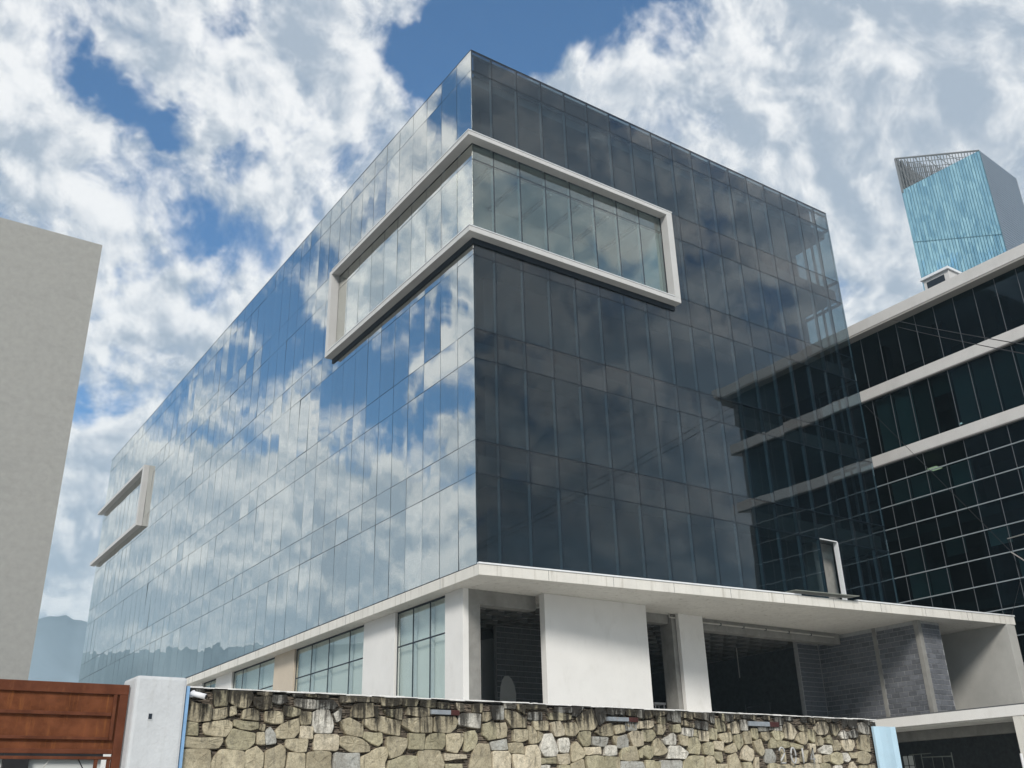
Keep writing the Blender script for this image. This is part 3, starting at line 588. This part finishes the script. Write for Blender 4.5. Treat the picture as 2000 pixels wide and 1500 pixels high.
bw = B('block_wall', 'mortar', main, 20.16, 20.36, -1.78, 4.2, 4.75, ZS - 0.002)
block_field('block', bw, 'y', -1.65, 0.18, 4.75, 8.3, 20.16, 'block', rb)
block_field('block', bw, 'y', 0.37, 3.25, 4.75, 8.3, 20.16, 'block', rb)
bw2 = B('block_wall', 'mortar', main, 20.3605, 21.66, -1.84, -1.64, 4.75, ZS - 0.0025)
block_field('block', bw2, 'x', 20.40, 21.64, 4.75, 8.35, -1.84, 'block', rb)
B('tie_column', 'bare_concrete', main, 20.125, 20.359, -1.87, -1.66, 4.75, ZS - 0.0015, 0.008)
B('tie_column', 'bare_concrete', main, 20.14, 20.30, 0.19, 0.36, 4.75, ZS - 0.0015, 0.008)
bw3 = B('block_wall', 'mortar', main, 18.72, 20.13, 3.26, 3.46, 4.75, 8.3)
block_field('block_course', bw3, 'x', 18.74, 20.10, 4.75, 8.2, 3.26, 'block', rb, True)
iw = B('block_wall', 'mortar', main, 4.36, 10.2, 5.52, 5.70, 4.75, 8.18)
iw['label'] = 'dark block wall inside the corner room'
block_field('block_course', iw, 'x', 4.36, 10.2, 4.75, 8.16, 5.52, 'dark_block', rb, True)
# pale plaster patch with a rounded top on the dark wall
arch = [(4.46, 4.76), (5.17, 4.76), (5.15, 5.3), (5.19, 5.7), (5.12, 6.02), (5.0, 6.25), (4.85, 6.36), (4.70, 6.34), (4.58, 6.2), (4.50, 5.95), (4.47, 5.6), (4.44, 5.2)]
mb = MB(); n = len(arch)
mb.v = [(x, 5.485, z) for x, z in arch] + [(x, 5.52, z) for x, z in arch]
mb.f = [tuple(range(n))] + [tuple(range(n, 2 * n))[::-1]] + [(i, i + n, (i + 1) % n + n, (i + 1) % n) for i in range(n)]
mb.obj('plaster_patch', 'interior_pale', main)
pw = [(2.6, 4.76), (5.24, 4.76), (5.24, 7.92), (5.16, 7.97), (4.9, 7.93), (4.6, 7.86), (4.42, 7.8), (4.3, 7.76), (4.2, 7.8), (2.6, 7.7)]
mb = MB(); n = len(pw)
mb.v = [(x, 6.98, z) for x, z in pw] + [(x, 7.0, z) for x, z in pw]
mb.f = [tuple(range(n))] + [tuple(range(n, 2 * n))[::-1]] + [(i, i + n, (i + 1) % n + n, (i + 1) % n) for i in range(n)]
mb.obj('plaster_coat', 'interior_pale', main)
B('inner_wall', 'dark_block', main, 2.2, 5.4, 7.001, 7.2, 4.75, 8.19)
B('inner_wall', 'dark_block', main, 0.95, 1.05, 2.6, 22.0, 4.75, 8.32)
B('inner_wall', 'dark_block', main, 2.2, 20.0, 22.0, 22.2, 4.75, 8.32)
B('inner_wall', 'dark_block', main, 20.40, 20.55, 4.3, 22.0, 4.75, 8.32)
# right end of the podium
B('end_wall', 'grey_plaster', main, 24.66, 25.28, -3.08, 6.9, 5.1, ZS - 0.001, 0.01)
B('podium_floor', 'slab', main, 19.36, 25.8, -12.0, 7.0, 4.40, 4.745)
B('podium_floor', 'slab', main, 24.2, 25.4, -3.3, 6.8, 4.746, 5.099)
B('edge_beam', 'white_render', main, 19.10, 19.35, -12.0, 6.0, 4.36, 4.72, 0.008)
B('edge_flashing', 'backing', main, 19.115, 19.36, -12.0, 6.0, 4.7215, 4.765)
B('garage_beam', 'bare_concrete', main, 21.4, 21.7, -5.4, 4.0, 3.95, 4.397)
for i in range(5): B('formwork_strip', 'ceiling_panel', main, 19.45 + i * 0.38, 19.75 + i * 0.38, -5.4, 4.0, 4.33 - 0.01 * (i % 2), 4.399)
B('garage_wall', 'dark_block', main, 25.6, 25.8, -12, 6.0, 0.0, 4.39)
B('garage_wall', 'dark_block', main, 19.3, 25.6, 5.2, 5.4, 0.0, 4.39)
B('garage_pier', 'canopy_render', main, 19.12, 19.42, -5.95, -5.55, 0.0, 4.358, 0.01)
B('garage_wall', 'grey_plaster', main, 19.42, 25.6, -6.3, -5.96, 0.0, 4.39)
MB().tube([(18.98, -5.62, 0.3), (18.98, -5.64, 3.1)], 0.05, 10).obj('downpipe', 'white_plastic', main)
rl = MB()
rl.tube([(22, -1.06, 3.30), (22, 0.36, 3.33)], 0.022, 6); rl.tube([(22, 0.9, 3.46), (22, -0.1, 3.46)], 0.018, 6)
for y in (-1.04, 0.34): rl.tube([(22, y, 0.3), (22, y, 3.45)], 0.022, 6)
for y in (-0.6, -0.15): rl.tube([(22, y, 0.3), (22, y, 3.30)], 0.012, 6)
rl = rl.obj('scaffold_frame', 'sheet_metal'); tag(rl, 'thin metal scaffold frame standing in the dark garage under the white edge beam', 'scaffold')
gg = thing('grid_panel', 'small pale panel with a grid of bars deep in the garage beside the blue sheet', 'panel', (21, 0.3, 0))
B('board', 'interior_pale', gg, 0.03, 0.05, -0.26, 0.26, 0.2, 3.40)
for y in (-0.26, 0.0, 0.24): B('bar', 'black_metal', gg, 0, 0.028, y, y + 0.02, 0.2, 3.40)
for z in (2.3, 2.65, 3.0, 3.38): B('crossbar', 'black_metal', gg, 0.002, 0.0275, -0.26, 0.26, z, z + 0.02)

# loose things on and in the podium
sh = MB(); sh.v = [(12.75, -1.95, 8.93), (15.95, -2.36, 8.93), (16.25, -1.55, 9.02), (13.05, -1.2, 9.02), (12.75, -1.95, 8.95), (15.95, -2.36, 8.95), (16.25, -1.55, 9.04), (13.05, -1.2, 9.04)]
sh.f = [(3, 2, 1, 0), (4, 5, 6, 7), (0, 1, 5, 4), (1, 2, 6, 5), (2, 3, 7, 6), (3, 0, 4, 7)]
tag(sh.obj('metal_sheet', 'sheet_metal'), 'grey-green metal sheet lying over the canopy edge below the missing glass pane', 'sheet')
tb = thing('work_trestle', 'small white trestle with a pale top in the narrow opening beside the large white panel', 'trestle', (10.9, 4.0, 4.75))
B('top', 'white_plastic', tb, -0.35, 0.25, -0.2, 0.2, 0.62, 0.70, 0.005)
for x in (-0.28, 0.18):
    for y in (-0.15, 0.15): MB().box(x - 0.02, x + 0.02, y - 0.02, y + 0.02, 0, 0.62).obj('leg', 'white_plastic', tb)
fr = thing('folding_scaffold', 'dark steel trestle frame faintly seen in the wide dark opening', 'scaffold', (18.0, 6.0, 4.75))
MB().tube([(0, 0, 0), (0, 0, 1.08)], 0.025, 6).obj('post', 'backing', fr); MB().tube([(1.6, 0, 0), (1.6, 0, 1.25)], 0.025, 6).obj('post', 'backing', fr)
MB().tube([(0.1, 0, 0.95), (1.7, 0, 1.22)], 0.03, 6).obj('rail', 'backing', fr)
hp = MB().tube([(17.86, 6.0, 8.32), (17.85, 6.0, 6.98)], 0.025, 6).obj('hanging_pipe', 'grey_cable')
tag(hp, 'thin grey pipe hanging from the ceiling in the wide dark opening', 'pipe')

# ------------------------------------------------------------ dark office building on the right
dk = thing('dark_office_building', 'dark glass office block with white floor bands and overhanging roof at the right', 'building', (26.0, 0, 0))
NY = 8
def EY(i): return 2.06 - 1.093 * i
E_END = EY(12)
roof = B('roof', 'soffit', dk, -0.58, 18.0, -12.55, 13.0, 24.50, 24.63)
B('roof_fascia', 'band_white', roof, -0.60, -0.44, -12.60, 13.0, 24.61, 25.19, 0.01)
B('roof_fascia', 'band_white', roof, -0.436, 18.0, -12.595, -12.44, 24.612, 25.185, 0.01)
B('roof_deck', 'slab', roof, -0.42, 18.0, -12.43, 13.0, 24.635, 25.08)
for z0, z1 in ((21.0, 21.566), (17.368, 17.912)):
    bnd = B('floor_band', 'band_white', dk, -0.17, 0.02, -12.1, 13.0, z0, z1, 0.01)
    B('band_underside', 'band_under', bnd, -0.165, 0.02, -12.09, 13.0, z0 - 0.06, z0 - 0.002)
    B('floor_band', 'band_white', dk, 0.03, 18.0, -12.09, -11.45, z0 + 0.003, z1 - 0.003)
LV = [4.62, 5.8, 6.96, 8.12, 9.3, 10.474, 11.67, 12.877, 14.084, 15.215, 16.368, 17.303]
rowsE = [(21.566, 24.50), (17.912, 20.935)] + [(LV[i], LV[i + 1]) for i in range(len(LV) - 1)]
re_ = random.Random(11)
emesh = {}
bmesh_ = {}
EJ = [EY(i) for i in range(13)]
for r, (z0, z1) in enumerate(rowsE):
    for i in range(12):
        w, h = 1.093, z1 - z0
        k = round(h, 2)
        if k not in emesh: emesh[k] = MB().box(0, 0.015, -w / 2 + 0.012, w / 2 - 0.012, -h / 2 + 0.006, h / 2 - 0.006).mesh('glass_pane', 'dark_glass')
        o = link('glass_pane', emesh[k], dk, (0.0, (EJ[i] + EJ[i + 1]) / 2, (z0 + z1) / 2))
        o.rotation_euler = (0, re_.gauss(0, 0.0012), re_.gauss(0, 0.0012))
        # roller blinds behind some of the panes
        if r == 1: has = 1.0 if i != 3 else 0.33
        elif r == 0: has = 0.0
        else: has = re_.choice((0, 0, 0, 1.0, 1.0, 0.6)) if i > 1 else re_.choice((0, 0, 1.0))
        if r in (2 + 10, 2 + 7, 2 + 4): has = 0.0
        if has:
            hh = h * has
            kb = round(hh, 2)
            if kb not in bmesh_: bmesh_[kb] = MB().box(0, 0.01, -0.52, 0.52, -hh, 0).mesh('roller_blind', 'blind')
            link('roller_blind', bmesh_[kb], dk, (0.22, (EJ[i] + EJ[i + 1]) / 2, z1 - 0.01))
vm = {}
for r, (z0, z1) in enumerate([(21.566, 24.50), (17.912, 20.935), (4.62, 17.303)]):
    me = MB().box(-0.014, 0.02, -0.011, 0.011, z0, z1).mesh('mullion', 'dull_aluminium')
    for y in EJ: link('mullion', me, dk, (0, y, 0))
tm = MB().box(-0.05, 0.02, E_END - 0.1, 13.0, -0.021, 0.021).mesh('transom', 'mullion_grey')
for z in LV[:-1]: link('transom', tm, dk, (0, 0, z))
# glass continuing beside the main block
mb = MB()
for z0, z1 in rowsE:
    for i in range(11): mb.box(0, 0.015, 2.07 + i * 1.0, 2.07 + i * 1.0 + 0.98, z0, z1)
o = mb.obj('glass_field', 'dark_glass', dk); o['kind'] = 'stuff'
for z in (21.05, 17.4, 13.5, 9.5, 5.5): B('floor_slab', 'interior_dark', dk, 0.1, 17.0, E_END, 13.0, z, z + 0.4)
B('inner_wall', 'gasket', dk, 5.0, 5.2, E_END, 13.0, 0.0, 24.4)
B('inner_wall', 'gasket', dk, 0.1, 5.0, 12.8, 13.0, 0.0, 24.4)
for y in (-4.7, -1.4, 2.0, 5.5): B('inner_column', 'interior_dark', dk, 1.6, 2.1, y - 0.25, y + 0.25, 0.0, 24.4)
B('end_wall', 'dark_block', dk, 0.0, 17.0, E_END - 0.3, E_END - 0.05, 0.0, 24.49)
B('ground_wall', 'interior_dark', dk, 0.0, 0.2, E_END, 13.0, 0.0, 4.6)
B('ceiling_lamp', 'lamp_warm', dk, 1.0, 1.5, -0.1, 0.42, 16.80, 16.84)
B('ceiling_lamp', 'lamp_white', dk, 1.5, 1.6, -1.6, -1.45, 18.70, 18.74)
un = thing('rooftop_unit', 'small white rooftop structure with a dark opening on the roof of the dark office', 'rooftop unit', (33.0, 1.3, 25.55))
B('body', 'band_white', un, 0, 3, -1.2, 0.45, 0, 4.55, 0.02); B('roof', 'cap_metal', un, -0.15, 3.1, -1.3, 0.56, 4.551, 4.70); B('opening', 'gasket', un, -0.012, 0.05, -0.9, 0.25, 3.5, 4.35)

# ------------------------------------------------------------ far tower
tw = thing('glass_tower', 'tall blue glass tower with a slanted lattice top rising behind the dark office roof', 'tower', (120.375, 35.854, 0))
Lp, Rp = Vector((110.538 - 120.375, 44.62 - 35.854)), Vector((132.752 - 120.375, 36.846 - 35.854))
Bp = Lp + Rp; ZT = 98.0; ZLO = 91.8
def tpt(p, z): return (p.x, p.y, z)
O2 = Vector((0.0, 0.0))
mb = MB(); mb.v = [tpt(O2, 0), tpt(Lp, 0), tpt(Lp, ZLO), tpt(O2, ZT)]; mb.f = [(0, 3, 2, 1)]
mb.v += [tpt(O2 + Vector((0.4, 0.4)), 0), tpt(Lp + Vector((0.4, 0.4)), 0), tpt(Lp + Vector((0.4, 0.4)), ZLO), tpt(O2 + Vector((0.4, 0.4)), ZT)]
mb.f += [(4, 5, 6, 7), (0, 1, 5, 4), (2, 3, 7, 6), (0, 4, 7, 3), (1, 2, 6, 5)]
mb.obj('glass_face', 'tower_glass', tw)
mb = MB(); q = [O2, Rp, Bp, Lp]
ins = [O2 + (Lp + Rp) * 0.04, Rp + (Lp - Rp) * 0.02, Bp - (Lp + Rp) * 0.03, Lp + (Rp - Lp) * 0.04]
tops = [ZT - 0.4, ZT - 0.2, ZLO - 0.5, ZLO - 0.5]
mb.v = [tpt(p, 0) for p in ins] + [tpt(p, z) for p, z in zip(ins, tops)]
mb.f = [(0, 3, 2, 1), (4, 5, 6, 7)] + [(i, (i + 1) % 4, (i + 1) % 4 + 4, i + 4) for i in range(4)]
mb.obj('core', 'tower_side', tw)
mb = MB()
nl = 28
for k in range(nl + 1):                                   # vertical fins of the glass face
    p = O2.lerp(Lp, k / nl); z = ZT + (ZLO - ZT) * k / nl; n2_ = Vector((-0.66, -0.75)) * 0.10; e = (Lp.normalized()) * 0.018
    mb.prism([(p.x - e.x, p.y - e.y), (p.x + e.x, p.y + e.y), (p.x + e.x + n2_.x, p.y + e.y + n2_.y), (p.x - e.x + n2_.x, p.y - e.y + n2_.y)], 20, z)
for z in (52, 62, 72, 82):                                # floor lines
    k = max(0.0, min(1.0, (ZT - z) / (ZT - ZLO))) if z > ZLO else 1.0
    a, b = (O2.lerp(Lp, 1 - 0) if z <= ZLO else O2.lerp(Lp, k)), O2
    mb.prism([(b.x - .05, b.y - .06), (a.x - .05, a.y - .06), (a.x - .1, a.y - .12), (b.x - .1, b.y - .12)], z, z + 0.035)
o = mb.obj('facade_fin', 'tower_fin', tw); o['kind'] = 'stuff'
mb = MB()
for k in range(2, nl + 1):                                # lattice wedge above the sloping glass edge
    p = O2.lerp(Lp, k / nl); z = ZT + (ZLO - ZT) * k / nl
    mb.box(p.x - 0.05, p.x + 0.05, p.y - 0.05, p.y + 0.05, z, ZT)
for k in range(5):
    z = ZLO + 0.8 + k * 1.1; t0 = max(0.02, (ZT - z) / (ZT - ZLO)); a, b = O2.lerp(Lp, t0), Lp
    mb.tube([tpt(a, z), tpt(b, z)], 0.06, 4)
for k in range(6):
    a, b = O2.lerp(Lp, 0.25 + 0.125 * k), O2.lerp(Lp, min(1.0, 0.40 + 0.125 * k))
    mb.tube([tpt(a, ZT - (ZT - ZLO) * (0.25 + 0.125 * k)), tpt(b, ZT)], 0.06, 4)
mb.tube([tpt(O2, ZT), tpt(Lp, ZT)], 0.15, 6)
o = mb.obj('roof_lattice', 'tower_screen', tw); o['kind'] = 'stuff'
mb = MB()
for k in range(15):                                        # the screen closing the back of the wedge
    p = Lp.lerp(Bp, k / 14.0); mb.box(p.x - 0.12, p.x + 0.12, p.y - 0.12, p.y + 0.12, ZLO - 0.5, ZT)
    p = Lp.lerp(Bp, (k + .5) / 14.0); mb.box(p.x - 0.10, p.x + 0.10, p.y - 0.10, p.y + 0.10, ZLO - 0.5, ZT)
for k in range(60):
    p = Rp.lerp(Bp, k / 59.0); mb.box(p.x - 0.10, p.x + 0.10, p.y - 0.10, p.y + 0.10, ZLO - 0.5, ZT)
    a = Vector((0.2, 0.2)) + Lp.lerp(Rp, k / 59.0) * 0.98
    mb.box(a.x - 0.07, a.x + 0.07, a.y - 0.07, a.y + 0.07, ZLO - 0.5, ZT)
o = mb.obj('roof_screen', 'tower_screen', tw); o['kind'] = 'stuff'
mb = MB(); nr = 150
for k in range(nr):                                        # louvre blades of the plain side
    z = 20 + (ZT - 20) * k / nr
    mb.prism([(0.02, -0.02), (Rp.x, Rp.y - 0.02), (Rp.x, Rp.y - 0.10), (0.02, -0.10)], z, z + 0.45)
o = mb.obj('louvre_blade', 'tower_side', tw); o['kind'] = 'stuff'

# ------------------------------------------------------------ blank stucco building on the left
st = thing('blank_wall_building', 'windowless grey stucco building rising behind the rusty gate', 'building', (-13.6, -8.0, 0))
B('wall', 'stucco', st, -14, 0.0, 0.0, 12.0, 0.0, 11.86)

# ------------------------------------------------------------ street wall of irregular stones
WR = math.atan2(0.21, 12.461)
sw = thing('stone_wall', 'street wall of irregular tan stones with black weathered top and white mortar edge', 'wall', (-12.93, -14.25, 0), WR)
B('core', 'wall_core', sw, 0.0, 12.42, 0.035, 0.42, 0.0, 2.965)
rs = random.Random(21)
mb = MB(); x = 0.0                                           # uneven white mortar along the top
while x < 12.42:
    w = min(rs.uniform(0.05, 0.22), 12.42 - x); e = rs.uniform(0, 0.014)
    mb.box(x, x + w, -0.022 - rs.uniform(0, 0.025), 0.44, 2.986 - rs.uniform(0.0, 0.010), 2.991 + e * 0.6); x += w
mb.obj('coping', 'mortar_white', sw)
ch = MB(); z = 1.92                                          # thin slate chips packed between the stones
while z < 2.95:
    h = rs.uniform(0.012, 0.026); x = rs.uniform(-0.1, 0)
    while x < 12.42:
        w = rs.uniform(0.05, 0.17)
        y = rs.uniform(-0.006, 0.024)
        x0, x1 = max(x, 0), min(x + w - 0.006, 12.42)
        if x1 - x0 > 0.02:
            b = len(ch.v); zz = z + rs.uniform(-0.004, 0.004); tl = rs.uniform(-0.006, 0.006)
            ch.v += [(x0, y, zz), (x1, y + tl, zz + tl), (x1, y, zz + h - 0.005 + tl), (x0, y, zz + h - 0.005), (x0, 0.06, zz), (x1, 0.06, zz + tl), (x1, 0.06, zz + h - 0.005 + tl), (x0, 0.06, zz + h - 0.005)]
            ch.f += [tuple(b + i for i in q) for q in ((0, 1, 2, 3), (3, 2, 6, 7), (0, 4, 5, 1), (0, 3, 7, 4), (1, 5, 6, 2))]
        x += w
    z += h
o = ch.obj('slate_chip', 'slate', sw); o['kind'] = 'stuff'
def stone(poly):
    n0 = len(poly); pts = []
    for i in range(n0):                                      # soften corners, break the straight edges
        p, q, r = Vector(poly[i - 1]), Vector(poly[i]), Vector(poly[(i + 1) % n0])
        c = rs.uniform(0.03, 0.10)
        pts.append(q.lerp(p, c)); pts.append(q.lerp(r, c))
        mid = q.lerp(r, rs.uniform(0.4, 0.6)); L = (r - q).length
        nrm = Vector((r.y - q.y, q.x - r.x)).normalized() if L > 0 else Vector((0, 0))
        pts.append(mid + nrm * rs.uniform(-0.012, 0.018) * min(1, L * 3))
    c = sum(pts, Vector((0, 0))) / len(pts); n = len(pts)
    pts = [p + (p - c).normalized() * 0.0045 for p in pts]
    pr_ = rs.uniform(0.034, 0.054); mb = MB()
    tx, tz = rs.uniform(-0.03, 0.03), rs.uniform(-0.05, 0.03)
    def yy(p, base): return base + (p.x - c.x) * tx * 1.2 + (p.y - c.y) * tz
    for p in pts: mb.v.append((p.x, 0.05, min(p.y, 2.972)))
    for p in pts: mb.v.append((p.x, yy(p, -pr_ + 0.006), min(p.y, 2.972)))
    for p in pts:
        k = 1 - min(0.3, 0.008 / max((p - c).length, 0.03)); p2 = c + (p - c) * k
        mb.v.append((p2.x, yy(p2, -pr_ + rs.uniform(-0.003, 0.003)), min(p2.y, 2.970)))
    for p in pts:
        p2 = c + (p - c) * 0.45
        mb.v.append((p2.x, yy(p2, -pr_ - rs.uniform(-0.004, 0.007)), p2.y))
    mb.v.append((c.x, -pr_ - rs.uniform(-0.003, 0.006), c.y))
    for k in range(3):
        for i in range(n):
            j = (i + 1) % n
            mb.f.append((k * n + i, k * n + j, (k + 1) * n + j, (k + 1) * n + i))
    for i in range(n): mb.f.append((3 * n + i, 3 * n + (i + 1) % n, 4 * n))
    u = c.x / 12.4
    wts = (0.62 - 0.27 * u, 0.24 - 0.02 * u, 0.04 + 0.20 * u, 0.07 + 0.03 * u, 0.03 + 0.06 * u)
    if c.y > 2.86: wts = (0.2, 0.15, 0.15, 0.35, 0.15)
    o = mb.obj('stone', rs.choices(STONE_M, wts)[0], sw)
for s_ in STONES.split('|'):
    stone([(float(a.split(',')[0]) / 1000, float(a.split(',')[1]) / 1000 + 2.0) for a in s_.split()])

# things on the wall
def on_wall(x, y, z):
    c, s = math.cos(WR), math.sin(WR)
    return (-12.93 + x * c - y * s, -14.25 + x * s + y * c, z)
for (xa, xb, z0, z1, lab) in ((3.12, 3.54, 2.795, 2.85, 'faded white and maroon plate set in the wall below the bare concrete column'),
                              (6.07, 6.64, 2.795, 2.85, 'rust-streaked plate with a maroon end set in the wall below the wide white panel'),
                              (9.03, 9.74, 2.80, 2.87, 'long white plate with a maroon end set in the wall above the number')):
    pl = thing('name_plate', lab, 'plate', on_wall(xa, -0.075, z0), WR, 'weathered plates in the stone wall')
    w = xb - xa; h = z1 - z0
    B('plate', 'plate_white', pl, 0, w * 0.68, 0, 0.07, 0, h, 0.004); B('plate_end', 'plate_maroon', pl, w * 0.68 + 0.002, w, 0.004, 0.07, -0.004, h + 0.004, 0.004)
def digit(name, strokes, x0, w):
    mb = MB()
    for pts in strokes: mb.tube([(x0 + px * w, 0, pz * 0.235) for px, pz in pts], 0.0145, 8)
    return mb
ym = thing('year_number', 'pale grey metal numerals 2014 fixed on the street wall near its right end', 'numerals', on_wall(9.62, -0.105, 2.245), WR)
def arc(cx, cz, rx, rz, a0, a1, n=10): return [(cx + rx * math.cos(rad(a0 + (a1 - a0) * i / n)), cz + rz * math.sin(rad(a0 + (a1 - a0) * i / n))) for i in range(n + 1)]
two = arc(0.5, 0.72, 0.5, 0.28, 170, -40) + [(0.12, 0.18), (0.05, 0.0), (1.0, 0.0)]
zero = arc(0.5, 0.5, 0.5, 0.5, 90, 450, 20)
one = [(0.5, 1.0), (0.5, 0.0)]
four = [(0.75, 0.0), (0.75, 1.0), (0.0, 0.28), (1.05, 0.28)]
for strokes, x0, w in (([two], 0.0, 0.12), ([zero], 0.275, 0.115), ([one], 0.54, 0.06), ([four], 0.75, 0.11)):
    smooth(digit('numeral', strokes, x0, w).obj('numeral', 'numeral', ym))
# white gate pillar with its blue painted edge
gp = thing('gate_pillar', 'whitewashed gate pillar with a small square hole between rusty gate and stone wall', 'pillar', on_wall(-0.30, -0.02, 0), WR)
pm = MB().box(-0.285, 0.262, -0.10, 0.42, 0.0, 3.075).obj('shaft', 'gate_white', gp, 0.035)
B('blue_strip', 'blue_paint', gp, 0.268, 0.305, -0.07, 0.02, 0.0, 2.99)
B('key_hole', 'gasket', gp, -0.118, -0.082, -0.108, -0.0995, 2.63, 2.685)
hp_ = MB(); hp_.box(-0.126, -0.074, -0.106, -0.0998, 2.622, 2.63); hp_.box(-0.126, -0.119, -0.106, -0.0998, 2.63, 2.69); hp_.box(-0.081, -0.074, -0.106, -0.0998, 2.63, 2.69)
hp_.obj('hole_rim', 'gate_white', gp)
# rusty sliding gate
gt = thing('steel_gate', 'rusty brown steel gate with recessed sheet panels beside the white pillar', 'gate', on_wall(-0.60, 0.06, 0), WR)
ft = B('frame', 'rust_frame', gt, -3.6, 0.0, 0.0, 0.05, 2.885, 2.99, 0.006)
B('frame_stile', 'rust_frame', ft, -0.09, 0.0, 0.002, 0.05, 0.1, 2.884, 0.006)
B('mid_rail', 'rust_frame', gt, -3.6, -0.155, -0.004, 0.046, 2.665, 2.70, 0.005)
B('mid_rail', 'rust_frame', gt, -3.6, -0.155, -0.004, 0.046, 2.425, 2.455, 0.005)
B('mid_rail', 'rust_frame', gt, -3.6, -0.092, -0.002, 0.048, 2.29, 2.335, 0.005)
B('panel_edge', 'rust_frame', gt, -0.15, -0.115, -0.004, 0.046, 2.425, 2.884, 0.004)
B('sheet_panel', 'rust', gt, -3.6, -0.09, 0.028, 0.036, 2.335, 2.884)
B('lower_rail', 'rust_frame', gt, -3.6, -0.092, 0.0, 0.04, 2.235, 2.265, 0.004)
for i, x in enumerate((-0.26, -0.135, -1.66, -2.9)): B('bar', 'rust_frame', gt, x, x + 0.035, 0.005, 0.035, 0.1, 2.234, 0.003)
# yard behind the gate
hs = thing('yard_hut', 'pale hut wall with dark beams seen through the gap under the gate panels', 'hut', (-15.2, -11.0, 0))
B('wall', 'interior_pale', hs, -1.6, 2.2, 0, 0.2, 0, 3.05)
B('beam', 'black_metal', hs, -1.6, 2.2, -0.08, -0.005, 2.42, 2.52, 0.01); B('beam', 'black_metal', hs, -1.6, 0.05, -0.09, -0.005, 2.55, 2.72, 0.01); B('post', 'black_metal', hs, 1.0, 1.3, -0.1, -0.005, 0, 2.9)
for (p, q) in (((-0.98, 0.10, 2.24), (-1.22, 0.14, 1.9)), ((-0.72, 0.1, 2.25), (-0.48, 0.14, 1.9))):
    c = MB().tube([on_wall(p[0] - .3, p[1], p[2]), on_wall((p[0] + q[0]) / 2 - .3, p[1], (p[2] + q[2]) / 2 - 0.01), on_wall(q[0] - .3, q[1], q[2])], 0.006, 6).obj('gate_wire', 'grey_cable' if p[0] < -0.9 else 'cable')
    tag(c, 'thin pale wire slanting left under the gate panels' if p[0] < -0.9 else 'thin black wire slanting right under the gate panels', 'wire')
# security camera
sc = thing('security_camera', 'small white bullet security camera at the top left corner of the stone wall', 'camera', on_wall(0.045, -0.06, 2.905), WR)
def oriented_tube(name, mat, pts, r, n, parent): return smooth(MB().tube(pts, r, n).obj(name, mat, parent))
oriented_tube('mount', 'white_plastic', [(0.0, 0.06, 0.005), (0.0, 0.0, 0.005)], 0.032, 14, sc)
oriented_tube('body', 'white_plastic', [(-0.01, -0.01, 0.012), (0.115, -0.12, -0.03)], 0.030, 14, sc)
oriented_tube('lens', 'lens', [(0.11, -0.116, -0.0285), (0.1185, -0.1235, -0.0315)], 0.025, 14, sc)
B('hood', 'white_plastic', sc, 0.0, 0.02, -0.02, 0.0, 0.035, 0.045)
# light blue folded sheet at the wall's right end
bs = thing('blue_metal_post', 'light blue folded sheet metal post at the right end of the stone wall', 'post', on_wall(12.22, -0.10, 0), WR)
mb = MB(); pf = [(0.0, 0.0), (0.12, -0.03), (0.30, -0.035), (0.46, -0.02), (0.57, -0.05), (0.79, 0.10), (0.79, 0.14), (0.57, 0.0), (0.46, 0.03), (0.30, 0.015), (0.12, 0.02), (0.0, 0.05)]
mb.prism(pf, 0.0, 2.868)
mb.obj('sheet', 'light_blue_metal', bs, 0.004)
# ------------------------------------------------------------ overhead wires
def wire(name, pts, r, mat, lab, sag=0.0):
    P = [Vector(p) for p in pts]; out = []
    for i in range(len(P) - 1):
        for k in range(8):
            t = k / 8; p = P[i].lerp(P[i + 1], t); p.z -= sag * 4 * t * (1 - t); out.append(tuple(p))
    out.append(tuple(P[-1]))
    return tag(MB().tube(out, r, 6).obj(name, mat), lab, 'wire', 'wires crossing in front of the dark office')
wire('overhead_wire', [(25.9, -0.1, 24.7), (2.51, -17.46, 9.75)], 0.012, 'cable', 'upper of the two parallel wires running from the dark office roof', 0.05)
wire('overhead_wire', [(25.9, -0.3, 24.2), (2.55, -17.39, 9.57)], 0.012, 'cable', 'lower of the two parallel wires running from the dark office roof', 0.05)
wire('overhead_wire', [(25.8, 2.4, 20.75), (20.6, -6.2, 10.3)], 0.011, 'cable', 'single thin wire dropping diagonally across the white floor bands')
wire('drop_cable', [(15.6, -9.8, 10.0), (16.85, -8.89, 9.99), (20.01, -6.44, 10.76)], 0.022, 'grey_cable', 'thick grey cable bundle entering at the right edge above the canopy end')
wire('drop_cable', [(20.3, -6.3, 10.3), (17.0, -8.6, 8.95), (14.5, -10.5, 8.0)], 0.022, 'grey_cable', 'short grey cable slanting down to the right edge above the canopy end')
wire('drop_cable', [(20.01, -6.44, 10.76), (21.4, -5.8, 10.2), (21.9, -5.6, 9.6), (25.2, -3.1, 8.84)], 0.011, 'cable', 'thin dark cable looping down onto the canopy end corner')


print('PANES', count)
